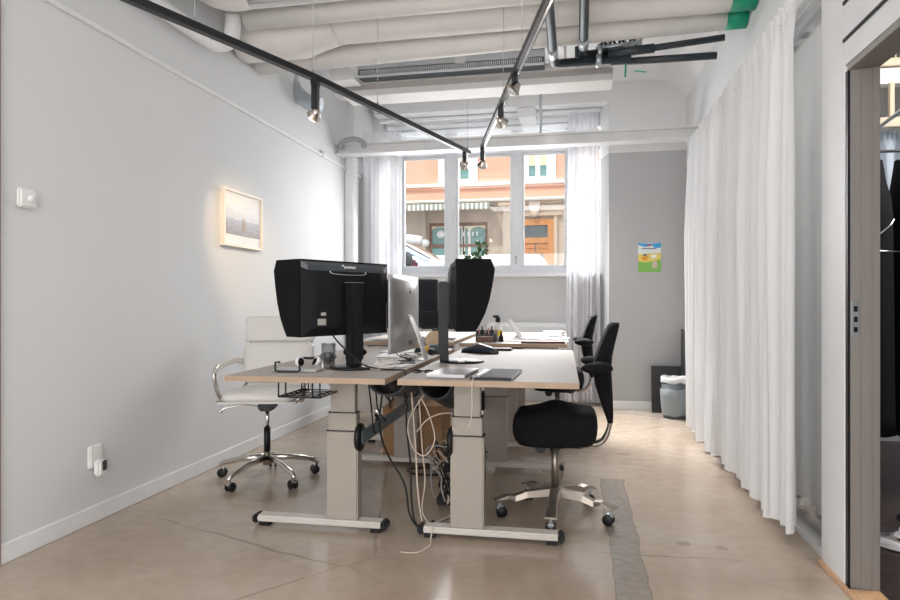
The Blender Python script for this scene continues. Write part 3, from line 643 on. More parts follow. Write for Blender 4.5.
# dark drain and water pipes with valves
hz = .029
def hp(px, py, Y=4.58): return W(px, py, Y=Y)
h1 = thing('drain_pipe', 'dark grey pipe dropping from above and running right, nearer of two', 'pipe', hp(584, 63))
MB().tube(sm([(.035, 2.9, 2.79), (.035, 3.9, 2.79), (.035, 4.40, 2.79), (.04, 4.47, 2.79), (.07, 4.49, 2.79)], 5)+[Vector((.30, 4.49, 2.80))], hz, 14).obj('pipe_run', hose, h1, local=False)
MB().cyl((.035, 4.2, 2.79), (.035, 4.34, 2.79), .033).obj('zinc_collar', steel, h1, local=False)
h2 = thing('drain_pipe', 'dark grey pipe left of the other drop, bending right along the beam', 'pipe', hp(553, 70))
MB().tube(sm([(-.16, 2.9, 2.74), (-.16, 3.9, 2.74), (-.165, 4.38, 2.74), (-.155, 4.46, 2.74), (-.12, 4.48, 2.74)], 5)+[Vector((.35, 4.48, 2.745))], hz, 14).obj('pipe_run', hose, h2, local=False)
MB().cyl((-.163, 4.2, 2.74), (-.163, 4.33, 2.74), .033).obj('zinc_collar', steel, h2, local=False)
for (a, b, r, lb) in (((.20, 4.60, 2.82), (.96, 4.55, 2.86), .022, 'black insulated water pipe, upper of the two ending at the right wall'), ((.22, 4.52, 2.735), (.90, 4.50, 2.725), .024, 'black insulated water pipe, lower of the two ending at the right wall'), ((.20, 4.46, 2.775), (.50, 4.46, 2.79), .03, 'short thick black insulated pipe in front of the valves')):
    tag(MB().cyl(a, b, r).obj('water_pipe', hose), lb, 'pipe')
tag(MB().tube([(-.0, 4.55, 2.74), (-.0, 4.55, 2.87)], .022, 12).obj('pipe_stub', hose), 'short upright black pipe stub between the two drops', 'pipe')
vv = thing('valve_assembly', 'cluster of brass and steel valves between the black ceiling pipes', 'valve', (.22, 4.55, 2.75))
va = MB()
for i in range(9):
    x = .13+.035*i; va.cyl((x, 4.55, 2.80), (x+.015, 4.55, 2.88+.02*(i % 3)), .011, n=8)
va.cyl((.12, 4.5, 2.83), (.42, 4.52, 2.86), .014, n=10); va.obj('valve_body', steel, vv, local=False)
vb_ = MB(); 
for x in (.15, .21, .27, .34): vb_.tube(sm([(x, 4.55, 2.85), (x+.02, 4.52, 2.89), (x+.05, 4.52, 2.84)], 4), .008, 7)
vb_.obj('black_cable', blackp, vv, local=False)
vg = MB(); vg.cyl(W(626, 64, Y=4.47), W(625, 77, Y=4.47), .006, n=8); v2 = MB(); v2.bar(W(634, 71, Y=4.47), W(646, 72, Y=4.47), .012, .006); v2.obj('green_lever', mat('green_plastic', (.02, .35, .18), .4), vv, local=False); vg.obj('green_lever', mat('green_plastic', (.02, .35, .18), .4), vv, local=False)
vh = MB(); vh.cyl((.12, 4.48, 2.74), (.155, 4.48, 2.74), .045); vh.cyl((.13, 4.49, 2.80), (.16, 4.49, 2.80), .043); vh.obj('pipe_clamp', steel, vv, local=False)
# white steel rail across the back of the room
rl = thing('steel_rail', 'white painted steel I rail spanning the room before the window', 'beam', (-.65, 6.1, 2.5))
MB().b2((XL, 6.02, 2.555), (1.08, 6.16, 2.573), .003).b2((XL, 6.02, 2.652), (1.08, 6.16, 2.67), .003).b2((XL, 6.08, 2.565), (1.08, 6.10, 2.66)).obj('rail_profile', steelw, rl, local=False)
for px in (540.5,): 
    x = W(px, 110, Y=6.09).x; MB().cyl((x, 6.09, 2.67), (x, 6.09, ZC), .012, n=8).obj('hanger_rod', steel, rl, local=False)
tag(MB().b2((XL, 6.27, 0), (-2.27, 6.42, 2.6), .01).obj('wall_pipe_cover', trimw), 'narrow white vertical pipe casing at the back of the left wall', 'pipe casing')
tag(MB().lathe(W(321, 154, X=XL), [(.03, 0), (.028, .03), (.012, .05)], 14, axis=(1, 0, 0)).obj('motion_sensor', whitep), 'tiny white motion sensor high at the end of the left wall', 'sensor')

# ------------------------------------------------------------ track lights
TZ = 2.35
t1 = thing('light_track', 'long black lighting track running from upper left toward the window', 'light track', (-1.45, 3.352, TZ))
q0, q1, q2 = Vector((-1.97, 1.9, TZ)), Vector((-1.45, 3.352, TZ)), Vector((-.90, 5.32, TZ))
MB().bar(q0, q1, .036, .034).obj('track_rail', blackm, t1, local=False); MB().bar(q1, q2, .036, .034).obj('track_rail', blackm, t1, local=False)
for qq in (q1, q1.lerp(q2, .319), q1.lerp(q2, .985), q0.lerp(q1, .5)):
    MB().cyl(qq, (qq.x, qq.y, ZC), .0022, n=6).cyl(qq, qq+Vector((0, 0, .04)), .008, n=8).obj('suspension_wire', steel, t1, local=False)
t2 = thing('light_track', 'black lighting track from top centre meeting the longer track at the window end', 'light track', (-.4, 3.7, TZ))
r0, r1 = Vector((-.02, 2.3, TZ)), Vector((-.769, 5.178, TZ))
MB().bar(r0, r1, .036, .034).obj('track_rail', blackm, t2, local=False)
MB().bar(r0+Vector((.006, 0, -.018)), r1+Vector((.006, 0, -.018)), .01, .003).obj('conductor_strip', chrome, t2, local=False)
for f in (.35, .584):
    qq = r0.lerp(r1, f); MB().cyl(qq, (qq.x, qq.y, ZC), .0022, n=6).obj('suspension_wire', steel, t2, local=False)
lampm = mat('lit_lamp', (.9, .8, .6), .4, emit=(1, .72, .42), es=12)
def spot(pos, aim, label, drop=.13, e=0, lit=True, col=(1, .72, .45)):
    t = thing('track_spotlight', label, 'spotlight', pos, 0, 'spotlights on the tracks')
    MB().box((0, 0, -.03), (.03, .07, .035), bev=.004).obj('adapter', blackm, t)
    MB().box((0, 0, -.03-drop/2), (.034, .05, drop), bev=.006).obj('driver_box', blackm, t)
    d = (Vector(aim)-Vector(pos)).normalized(); c = Vector((0, 0, -.05-drop))
    MB().lathe(c-d*.03, [(.001, 0), (.018, .0), (.024, .015), (.038, .042), (.043, .048)], 20, axis=d, close=False).obj('reflector', mat('steel_reflector', (.65, .6, .55), .2, 1), t)
    MB().lathe(c-d*.0, [(.034, .028), (.020, .040), (.001, .046)], 16, axis=d).obj('bulb', lampm if lit else mat('unlit_bulb', (.6, .6, .6), .3), t)
    if e:
        l = bpy.data.lights.new('spot_beam', 'SPOT'); l.energy = e; l.color = col; l.spot_size = R(46); l.spot_blend = .9; l.shadow_soft_size = .03
        o = bpy.data.objects.new('spot_beam', l); COL.objects.link(o); o.parent = t; o.location = c+d*.062; o.rotation_euler = d.to_track_quat('-Z', 'Y').to_euler()
    return t
pic = Vector((-2.35, 4.19, 1.70))
spot(q1+Vector((0.005, .02, 0)), pic, 'black spotlight with a lit warm lamp aimed at the framed picture', .15, 30)
spot(q2-Vector((.02, .09, 0)), (-1.9, 6.5, 1.9), 'black spotlight at the far end of the longer track', .07, 0, False)
spot(r0.lerp(r1, .43), (-1.6, 3.2, .7), 'chrome headed spotlight nearest the camera on the central track', .02, 3, False)
spot(r0.lerp(r1, .62), (.6, 6.5, .9), 'chrome headed spotlight in the middle of the central track', .05, 0, False)
spot(r0.lerp(r1, .985), (-1.3, 6.0, 1.0), 'black spotlight on the window end of the central track', .09, 0, False)
cc = MB(); cc.box((0, 0, 0), (.05, .09, .05), bev=.006)

# ------------------------------------------------------------ on the walls
fr = thing('framed_picture', 'white framed photograph of a pier lit by a spotlight on the left wall', 'picture', (XL, 4.193, 1.48))
pa, pb_, pz0, pz1 = 3.924, 4.462, 1.478, 1.870
fm = MB(); fw = .014
for (a, b) in (((pa, pz0), (pb_, pz0+fw)), ((pa, pz1-fw), (pb_, pz1)), ((pa, pz0), (pa+fw, pz1)), ((pb_-fw, pz0), (pb_, pz1))): fm.b2((XL+.001, a[0], a[1]), (XL+.032, b[0], b[1]))
fm.obj('frame', mat('pale_wood_frame', (.78, .70, .60), .5), fr, local=False)
MB().b2((XL+.002, pa+.01, pz0+.01), (XL+.018, pb_-.01, pz1-.01)).obj('mount', paper, fr, local=False)
def picture_mat():
    m = bpy.data.materials.new('pier_photograph'); m.use_nodes = True; nt = m.node_tree; b = nt.nodes['Principled BSDF']; N = nt.nodes.new; L = nt.links.new
    tc = N('ShaderNodeTexCoord'); sp_ = N('ShaderNodeSeparateXYZ'); L(tc.outputs['Generated'], sp_.inputs[0])
    cr = N('ShaderNodeValToRGB'); e = cr.color_ramp.elements; e[0].color = (.20, .19, .20, 1); e[1].color = (.62, .62, .64, 1); e[0].position = .1; e[1].position = .9
    k = e.new(.48); k.color = (.30, .31, .36, 1); k = e.new(.56); k.color = (.50, .50, .53, 1)
    L(sp_.outputs['Z'], cr.inputs[0])
    nz = N('ShaderNodeTexNoise'); nz.inputs['Scale'].default_value = 5; nz.inputs['Detail'].default_value = 6; mp = N('ShaderNodeMapping'); mp.inputs['Scale'].default_value = (1, 1, 5); L(tc.outputs['Generated'], mp.inputs[0]); L(mp.outputs[0], nz.inputs['Vector'])
    mx = N('ShaderNodeMix'); mx.data_type = 'RGBA'; mx.blend_type = 'OVERLAY'; mx.inputs[0].default_value = .7; L(cr.outputs[0], mx.inputs[6]); L(nz.outputs[0], mx.inputs[7])
    L(mx.outputs[2], b.inputs['Base Color']); b.inputs['Roughness'].default_value = .5; return m
MB().b2((XL+.018, pa+.045, pz0+.085), (XL+.021, pb_-.035, pz1-.10)).obj('photograph', picture_mat(), fr, local=False)
pr_ = MB(); y_ = (pa+pb_)/2
pr_.prism([(-.03, 0), (.05, 0), (.012, .085), (-.002, .085)], (XL+.0212, y_, pz0+.12), (0, 1, 0), (0, 0, 1), (1, 0, 0), .001); pr_.obj('pier', mat('pier_brown', (.40, .33, .29), .7), fr, local=False)
th = thing('thermostat', 'small square white thermostat on the left wall', 'thermostat', (XL, 2.375, 1.50))
MB().b2((XL, 2.323, 1.505), (XL+.028, 2.413, 1.588), .008).obj('cover', whitep, th, local=False)
MB().lathe((XL+.028, 2.373, 1.545), [(.016, 0), (.014, .012), (.001, .013)], 18, axis=(1, 0, 0)).obj('dial', paper, th, local=False)
sk = thing('wall_socket', 'white wall socket low on the left wall with a plug in it', 'socket', (XL, 2.80, .23))
MB().b2((XL, 2.73, .275), (XL+.022, 2.815, .385), .006).obj('plate', whitep, sk, local=False)
MB().lathe((XL+.022, 2.773, .345), [(.024, 0), (.022, .003), (.018, -.006), (.001, -.006)], 20, axis=(1, 0, 0)).obj('outlet', paper, sk, local=False)
pg = thing('power_plug', 'white plug adapter with a grey face in the low wall socket', 'plug', (XL, 2.80, .23))
MB().b2((XL+.022, 2.745, .235), (XL+.06, 2.80, .315), .010).obj('plug_body', whitep, pg, local=False)
MB().b2((XL+.058, 2.765, .26), (XL+.065, 2.793, .31), .004).obj('grey_face', darkp, pg, local=False)
# child-like colour print on the grey wall
ps = thing('poster', 'small colourful print with blue sky and green field taped to the grey wall', 'poster', (.707, YB, 1.39))
X0, X1, Z0, Z1 = .597, .818, 1.392, 1.685; y = YB-.004
Q = lambda a, b, n, m, par=ps, d=0: MB().b2((X0+(X1-X0)*a[0], y-d, Z0+(Z1-Z0)*a[1]), (X0+(X1-X0)*b[0], y+.002-d, Z0+(Z1-Z0)*b[1])).obj(n, m, par, local=False)
Q((0, 0), (1, 1), 'sheet', mat('print_sky_white', (.80, .84, .82), .6))
def band(pts, n, m, d): MB().prism([((X1-X0)*a, (Z1-Z0)*b) for a, b in pts], (X0, y-d, Z0), (1, 0, 0), (0, 0, 1), (0, 1, 0), .002).obj(n, m, ps, local=False)
band([(0, .3), (1, .3), (1, .66), (0, .62)], 'yellow_field', mat('print_yellow', (.85, .68, .15), .6), .001)
band([(0, 0), (1, 0), (1, .44), (.55, .36), (.3, .33), (0, .38)], 'green_field', mat('print_green', (.22, .50, .10), .6), .002)
band([(0, .94), (.3, .86), (.6, .92), (.75, .82), (1, .84), (1, 1), (.6, .98), (0, 1)], 'blue_sky', mat('print_blue', (.04, .35, .70), .6), .001)
band([(.15, .79), (.80, .79), (.80, .83), (.15, .83)], 'title_line', mat('print_grey', (.2, .22, .3), .6), .002)
band([(.35, .90), (.55, .88), (.6, .94), (.4, .96)], 'red_mark', mat('print_red', (.4, .08, .15), .6), .002)
band([(.12, .48), (.25, .56), (.42, .56), (.46, .50), (.3, .36)], 'orange_shape', mat('print_orange', (.8, .35, .04), .6), .003)
band([(.2, .56), (.27, .63), (.38, .62), (.38, .56)], 'dark_shape', mat('print_teal', (.10, .2, .25), .6), .003)
band([(.55, .48), (.8, .48), (.82, .60), (.58, .60)], 'white_shape', lite, .003)
band([(.62, .12), (.84, .14), (.82, .36), (.72, .42), (.62, .34)], 'pale_shape', mat('print_pink', (.6, .5, .4), .6), .003)
# boards and waste bin
tag(MB().prism([(0, 0), (.28, 0), (.28, .455), (0, .455)], (.712, 6.56, .002), (1, 0, 0), (0, .12, 1), (0, 1, 0), .012).obj('black_board', mat('black_board_paint', (.022, .023, .024), .6)), 'flat black board leaning on the grey wall behind the bin', 'board')
tag(MB().b2((1.005, 6.45, .002), (1.02, 6.70, .82)).obj('tall_board', darkp), 'tall narrow dark board standing in the corner by the curtain', 'board')
wb = thing('waste_bin', 'grey waste bin with a white liner folded over its rim', 'bin', (.895, 6.33, 0))
MB().lathe((0, 0, 0), [(.001, 0), (.105, 0), (.122, .36), (.118, .36), (.10, .02), (.001, .02)], 32).obj('bucket', mat('dark_grey_bin', (.09, .10, .11), .5), wb)
def bag(n, prof, m, seed):
    mb = MB(); rings = []; N_ = 40
    secs = []
    for (r, z) in prof:
        secs.append([((r*(1+.03*noise.noise(Vector((3*math.cos(2*PI*k/N_), 3*math.sin(2*PI*k/N_), z*12+seed)))))*math.cos(2*PI*k/N_), (r*(1+.03*noise.noise(Vector((3*math.cos(2*PI*k/N_), 3*math.sin(2*PI*k/N_), z*12+seed)))))*math.sin(2*PI*k/N_), z+.015*noise.noise(Vector((2*math.cos(2*PI*k/N_), 2*math.sin(2*PI*k/N_), seed+z*3)))) for k in range(N_)])
    mb.sweep(secs, cap=False); return mb.obj(n, m, wb)
bag('grey_sleeve', [(.112, .03), (.125, .12), (.13, .2), (.135, .27), (.127, .28)], mat('grey_bag', (.24, .27, .29), .4, bump=.2, bscale=25), 3)
bag('white_liner', [(.129, .335), (.131, .36), (.127, .385), (.118, .388), (.112, .35)], mat('white_bag', (.62, .63, .65), .5), 6)

# ------------------------------------------------------------ desks
def make_desk(label, X0, X1, Y0, Y1, h, colx, fx0, fx1, fy, rz=R(1.3), grp='sit-stand desks', inner=1):
    cx, cy = (X0+X1)/2, (Y0+Y1)/2
    t = thing('standing_desk', label, 'desk', (cx, Y0, 0), rz, grp)
    w_, L = X1-X0, Y1-Y0; lx = lambda x: x-cx
    tp = MB(); tp.box((0, L/2, h-.011), (w_, L, .022), bev=.0015); tp.obj('tabletop', desk_top, t)
    eb = MB()
    for (c, d) in (((0, -.0006, h-.013), (w_+.001, .0012, .0238)), ((0, L+.0006, h-.013), (w_+.001, .0012, .0238)), ((-w_/2-.0006, L/2, h-.013), (.0012, L, .0238)), ((w_/2+.0006, L/2, h-.013), (.0012, L, .0238))): eb.box(c, d)
    eb.obj('edge_band', edge_m, t)
    for y in fy:
        yy = y-Y0
        ft = MB(); fcx = lx((fx0+fx1)/2); fl = fx1-fx0
        ft.box((fcx, yy, .04), (fl-.03, .075, .03), bev=.008)
        fo = ft.obj('foot', footm, t)
        MB().box((fcx-fl/2+.008, yy, .036), (.03, .077, .04), bev=.008).box((fcx-fl/2+.05, yy, .014), (.05, .05, .022)).obj('foot_end_cap', blackp, fo)
        MB().box((fcx+fl/2-.008, yy, .036), (.03, .077, .04), bev=.008).box((fcx+fl/2-.05, yy, .014), (.05, .05, .022)).obj('foot_end_cap', blackp, fo)
        c0 = lx(colx); lg = MB()
        lg.box((c0, yy+.01, .265), (.155, .07, .425), bev=.006)
        lo = lg.obj('leg', legm, t)
        MB().box((c0, yy+.008, .515), (.140, .058, .10), bev=.004).obj('leg_stage', legm, lo)
        MB().box((c0, yy+.008, (h-.03+.56)/2), (.122, .048, h-.03-.56), bev=.004).obj('leg_stage', legm, lo)
        MB().box((c0, yy+.009, .479), (.158, .072, .005)).obj('gasket', blackp, lo); MB().box((c0, yy+.008, .566), (.143, .060, .004)).obj('gasket', blackp, lo)
        MB().cyl((c0, yy-.018, h-.055), (c0, yy-.014, h-.055), .006, n=10).obj('bolt', darkp, lo)
    c0 = lx(colx)+inner*.09
    MB().bar((c0, fy[0]-Y0, .445), (c0, fy[1]-Y0, .445), .012, .062).obj('crossbar', bluegrey, t)
    for y in fy: MB().lathe((c0-inner*.012, y-Y0+.01, .445), [(.001, -.012), (.055, -.012), (.06, .0), (.055, .012), (.001, .012)], 24, axis=(1, 0, 0), sx=1.15).obj('mounting_disc', blackp, t)
    MB().b2((lx(X0)+.06, fy[0]-Y0-.02, h-.05), (lx(X1)-.06, fy[0]-Y0+.02, h-.0225)).b2((lx(X0)+.06, fy[1]-Y0-.02, h-.05), (lx(X1)-.06, fy[1]-Y0+.02, h-.0225)).obj('top_bracket', darkp, t)
    return t
D1 = make_desk('front left pale wood desk carrying the hooded monitor and silver computer', -1.554, -.812, 2.625, 4.42, .766, -1.10, -1.55, -.885, (2.92, 4.16))
D2 = make_desk('front right pale wood desk carrying the closed laptop and tablet', -.755, .004, 2.645, 4.42, .766, -.495, -.72, -.06, (2.925, 4.16), inner=-1)
D3 = make_desk('rear left pale wood desk behind the hooded monitor', -1.66, -.90, 4.52, 6.15, .80, -1.17, -1.62, -.96, (4.78, 5.88))
D4 = make_desk('rear right pale wood desk covered with papers near the window', -.83, -.075, 4.50, 6.15, .80, -.52, -.79, -.12, (4.76, 5.88), inner=-1)
DZ, DZ2 = .7665, .8005

# under-desk: cable trays, basket, grey sling, cardboard box, cables
def tray(label, c, rx, rz_, depth=.13):
    mb = MB(); secs = []
    for i in range(9):
        y = -.35+.70*i/8
        secs.append([(rx*math.cos(a), y, -depth*math.sin(a)*(1-.5*abs(i-4)/4)) for a in [PI*k/12 for k in range(13)]])
    mb.sweep(secs, closed=False, cap=False)
    for v in mb.bm.verts: v.co = Matrix.Rotation(rz_, 3, 'Z') @ v.co + Vector(c)
    return tag(mb.obj('cable_tray', darkp, solid=.008), label, 'cable tray')
tray('black cable tray sagging under the front left desk', (-.85, 3.13, .738), .085, 0, .125)
tray('black cable tray sagging under the front right desk', (-.66, 3.30, .738), .085, 0, .20)
bk = thing('wire_basket', 'black wire basket hooked under the front corner of the left desk', 'basket', (-1.24, 2.78, .65))
wi = MB(); bx0, bx1, by0, by1, bz0, bz1 = -1.335, -1.135, 2.70, 2.95, .665, .742
for z in (bz0,):
    wi.tube([(bx0, by0, z), (bx1, by0, z), (bx1, by1, z), (bx0, by1, z), (bx0, by0, z)], .004, 6)
for x in (bx0, bx0+.035, bx1-.035, bx1): wi.tube([(x, by0, bz1), (x, by0, bz0), (x, by1, bz0), (x, by1, bz1)], .004, 6)
for k in range(6): wi.tube([(bx0, by0+k*.05, bz0), (bx1, by0+k*.05, bz0)], .0025, 5)
wi.obj('wire_frame', blackm, bk, local=False)
sgm = MB(); secs = []
for i in range(11):
    u = i/10; x = -1.50+.51*u
    secs.append([(x, 3.62+.02*math.sin(5*u), .742), (x, 3.63, .742-.30*math.sin(PI*min(1, max(0, u*.9+.05)))**.6), (x, 3.72, .742-.31*math.sin(PI*min(1, max(0, u*.9+.05)))**.6), (x, 3.78, .742)])
sgm.sweep(secs, closed=False, cap=False); tag(sgm.obj('fabric_sling', mat('pale_grey_fabric', (.74, .71, .67), .8), solid=.004), 'pale grey fabric cable sling hanging under the left desk', 'cable sling')
cbx = thing('cardboard_box', 'brown cardboard box on the floor behind the desk legs', 'box', (-1.12, 4.42, 0))
cbm = MB(); cbm.box((0, 0, .19), (.42, .30, .38), bev=.003); cbm.obj('carton', card, cbx)
MB().box((0, -.151, .19), (.42, .002, .05)).box((0, 0, .381), (.06, .30, .002)).obj('packing_tape', mat('brown_tape', (.30, .18, .09), .35), cbx)
def cable(label, pts, r=.004, m=blackp, name='cable', n=6, cat='cable'):
    return tag(MB().tube(sm(pts, 6), r, n).obj(name, m), label, cat)
cable('black cable falling from the left desk tray to the floor by the desk foot', [(-.93, 3.0, .70), (-.95, 3.0, .5), (-.93, 3.05, .35), (-.84, 3.05, .2), (-.80, 3.0, .07), (-.74, 2.98, .01), (-.70, 3.05, .008)], .005)
cable('black cable hanging straight between the two front desks', [(-.81, 3.0, .72), (-.82, 3.02, .5), (-.80, 3.02, .3), (-.79, 3.0, .14), (-.76, 2.99, .02), (-.70, 3.1, .01)], .005)
cable('cream cable looping below the front right desk corner', [(-.72, 3.0, .66), (-.80, 2.98, .52), (-.78, 2.98, .40), (-.72, 2.98, .36), (-.67, 2.98, .44), (-.70, 2.98, .56), (-.74, 2.98, .64)], .0032, creamcable)
cable('cream cable reaching across from the loop to the right desk leg', [(-.76, 2.98, .47), (-.71, 2.98, .53), (-.64, 2.97, .565), (-.585, 2.965, .57)], .0032, creamcable)
cable('cream cable dropping to the floor and back up by the right desk foot', [(-.79, 3.0, .66), (-.77, 3.0, .40), (-.76, 3.0, .2), (-.74, 3.0, .05), (-.72, 3.0, .015), (-.66, 3.12, .012), (-.62, 3.2, .02), (-.63, 3.25, .1)], .0042, creamcable)
cable('second cream cable hanging beside the drop toward the floor', [(-.76, 3.03, .62), (-.745, 3.03, .40), (-.735, 3.05, .22), (-.75, 3.05, .08), (-.72, 3.05, .014)], .0035, creamcable)
cable('thin cream cable end lying on the floor before the right desk foot', [(-.655, 2.865, .06), (-.655, 2.83, .02), (-.65, 2.78, .006), (-.69, 2.70, .006), (-.76, 2.69, .007)], .003, creamcable)
cable('black looped cable hanging under the left desk beside its leg', [(-1.0, 2.97, .72), (-.985, 2.97, .6), (-.975, 2.98, .47), (-.97, 3.0, .46)], .004)
cable('black cable curling down onto the left desk crossbar', [(-1.01, 3.1, .73), (-1.0, 3.1, .62), (-.99, 3.1, .55), (-.955, 3.12, .49)], .004)
cable('knotted black cable under the left desk', [(-.96, 3.2, .7), (-.985, 3.2, .62), (-.95, 3.2, .58), (-.94, 3.2, .63), (-.97, 3.2, .66), (-.955, 3.2, .54)], .005)
cable('thin pale cable hanging from the tablet over the desk front', [(-.43, 2.69, .772), (-.432, 2.64, .774), (-.433, 2.63, .72), (-.435, 2.63, .62), (-.46, 2.64, .565), (-.56, 2.82, .545)], .002, creamcable)
cable('black flat cable coil on the floor behind the left desk leg', [(-1.08, 3.98, .012), (-1.0, 3.9, .012), (-.86, 3.92, .012), (-.84, 4.02, .012), (-.97, 4.06, .012), (-1.08, 4.0, .014)], .007)
# heap of cables behind the right front leg
hp_ = MB(); rnd = random.Random(12); hp_.mi = 0
for i in range(26):
    hp_.mi = (0, 0, 1, 2)[i % 4]; c = Vector((-.66+rnd.uniform(-.07, .09), 3.42+rnd.uniform(-.12, .12), .10)); pts = []
    for k in range(9): pts.append(c+Vector((rnd.uniform(-.09, .09), rnd.uniform(-.1, .1), rnd.uniform(-.08, .24))))
    hp_.tube(sm(pts, 4), .0045, 5)
for i in range(5): hp_.mi = 0; hp_.box((-.66+rnd.uniform(-.05, .05), 3.42+rnd.uniform(-.05, .05), .03+.06*i), (.09, .06, .045), Matrix.Rotation(rnd.uniform(-.6, .6), 3, 'Y'), .006)
tag(hp_.obj('cable_tangle', [blackp, mat('grey_cable', (.35, .34, .34), .5), creamcable]), 'tangled heap of cables and adapters hanging behind the right desk leg', 'cables', kind='stuff')

# ------------------------------------------------------------ monitors
def hooded(label, loc, rz, base_off, z0=.93, z1=1.29, w_=.575, logo=True, col_off=.12):
    """faces local -Y; back is +Y; origin under the panel centre on the desk"""
    t = thing('hooded_monitor', label, 'monitor', (*loc, DZ), rz, 'hooded monitors'); a = z0-DZ; b = z1-DZ
    bd = MB(); bd.b2((-w_/2, -.02, a), (w_/2, .012, b), .004)
    secs = []
    for y, i in ((.012, 0), (.03, .03), (.038, .045)): secs.append([(-w_/2+i*1.6, y, a+i), (w_/2-i*1.6, y, a+i), (w_/2-i*1.6, y, b-i), (-w_/2+i*1.6, y, b-i)])
    bd.sweep(secs, smooth=False); bd.obj('housing', blackp, t)
    tp = MB(); tp.sweep([[(-w_/2, .0125, b-.001), (w_/2, .0125, b-.001), (w_/2, .0135, b-.03), (-w_/2, .0135, b-.03)], [(-w_/2+.05, .037, b-.02), (w_/2-.02, .037, b-.02), (w_/2-.02, .040, b-.045), (-w_/2+.05, .040, b-.045)]], smooth=False)
    tp.obj('upper_bezel', mat('slate_bezel', (.055, .065, .075), .4), t)
    MB().tube(sm([(-.10, .043, b-.045), (-.09, .046, b-.058), (0, .047, b-.062), (.12, .046, b-.058), (.135, .043, b-.045)], 4), .003, 6).obj('handle_lip', chrome, t)
    MB().b2((-w_/2+.03, -.0215, a+.02), (w_/2-.03, -.0195, b-.02)).obj('screen', mat('dark_screen', (.01, .01, .012), .15), t)
    # hood: two side cheeks and a roof, curved lower edge
    hd = MB(); dp_ = .185; prof = [(0.01, a), (-.085, a), (-.105, a+.03), (-.135, a+.09), (-.158, a+.16), (-.174, a+.24), (-dp_, b-.045), (-dp_+.02, b+.006), (.01, b+.006)]
    for sx in (-w_/2-.005, w_/2): hd.prism(prof, (sx, 0, 0), (0, 1, 0), (0, 0, 1), (1, 0, 0), .005)
    hd.b2((-w_/2-.005, -dp_+.02, b+.002), (w_/2+.005, .012, b+.007)); hd.obj('light_hood', hoodm, t)
    co = MB(); co.b2((-.04, .042, .04), (.04, .042+col_off*.45, b-.10), .006); so = co.obj('stand', blackp, t); MB().b2((-.04, .040, b-.1005), (.04, .043+col_off*.45, b-.098)).obj('stand_highlight', MATS['highlight_grey'] if 'highlight_grey' in MATS else mat('highlight_grey', (.22, .22, .23), .4), so)  # paler grey strip on top of the stand is a painted edge highlight
    MB().b2((-.03, .04, .0), (.03, .04+col_off*.4, .06)).obj('stand_neck', blackp, so)
    MB().lathe((0, .042+col_off*.2-base_off, 0), [(.001, 0), (.118, 0), (.120, .006), (.115, .011), (.001, .013)], 40).obj('stand_base', blackp, t)
    if logo:
        lg = MB(); lg.sph((.045, .034, b-.018), .0075, (1, .4, 1), 6); lg.sph((.033, .037, b-.025), .0075, (1, .4, 1), 6)
        for k in range(5): lg.box((.018-.012*k, .0385, b-.0235), (.008, .004, .009))
        lg.obj('brand_mark', mat('pale_print', (.65, .67, .70), .5), t)
        MB().b2((w_/2-.13, .0385, a+.055), (w_/2-.08, .0395, a+.085)).b2((w_/2-.13, .0385, a+.10), (w_/2-.10, .0395, a+.115)).obj('rating_label', mat('pale_label', (.45, .44, .42), .6), t)
        MB().b2((-w_/2+.0, .004, a+.02), (-w_/2+.005, .014, a+.16)).obj('side_bezel', silver, t)
    return t
hooded('black hooded monitor seen from behind on the front left desk', (-1.148, 3.05), R(-117), .0)
hooded('black hooded monitor seen side on on the front right desk', (-.655, 3.44), R(103), .10, z0=.945, z1=1.305, logo=False)
mc = cable('black monitor cable trailing off the front edge of the left desk', [(-1.20, 2.99, .945), (-1.15, 2.96, .90), (-1.06, 2.93, .83), (-1.0, 2.93, .79), (-.93, 2.96, .773), (-.86, 2.93, .773), (-.795, 2.9, .772), (-.79, 2.88, .72), (-.80, 2.92, .62)], .004)
cable('thin cable curling across the left desk behind the monitor', [(-.98, 3.28, .92), (-.98, 3.33, .85), (-.96, 3.38, .80), (-.90, 3.45, .773), (-.86, 3.3, .772), (-.93, 3.2, .772), (-.99, 3.15, .772)], .003)
# silver all-in-one computer
im = thing('desktop_computer', 'slim silver all in one computer turned away on the left desk', 'computer', (-.968, 3.52, DZ), R(-92.6))
ib = MB(); w2, a, b = .265, .05, .475
ib.sweep([[(x, (-.006 if k else .004+.03*max(0, 1-(x/w2)**2)*(1 if 0 < zi < 5 else .15)), z) for k in (0, 1) for x in (([w2*(-1+2*i/12) for i in range(13)]) if not k else [w2*(1-2*i/12) for i in range(13)])] for zi, z in enumerate((a, a+.03, a+.12, b-.12, b-.03, b))]); ib.obj('case', silver, im)
MB().b2((-w2+.006, -.0085, a+.075), (w2-.006, -.006, b-.006)).obj('screen', MATS['dark_screen'], im)
lg = MB(); lg.prism([(-.040, .30), (.040, .30), (.040, .296), (-.040, .296)], (0, .03, -.05), (1, 0, 0), (0, 0, 1), (0, 1, 0), .01)
lg.sweep([[(-.03, .028, .26), (.03, .028, .26), (.03, .034, .255), (-.03, .034, .255)], [(-.032, .09, .12), (.032, .09, .12), (.032, .098, .118), (-.032, .098, .118)], [(-.035, .125, .006), (.035, .125, .006), (.035, .130, .0), (-.035, .130, .0)]], smooth=False)
lg.b2((-.035, -.02, 0), (.035, .13, .005)); lg.obj('stand', silver, im)
MB().lathe((0, .034, .385), [(.014, 0), (.001, .0015)], 16, axis=(0, 1, 0)).box((.003, .035, .403), (.006, .002, .008)).obj('rear_emblem', blackp, im)
MB().b2((-.03, .028, .09), (.03, .036, .11), .002).obj('port_strip', darkp, im)
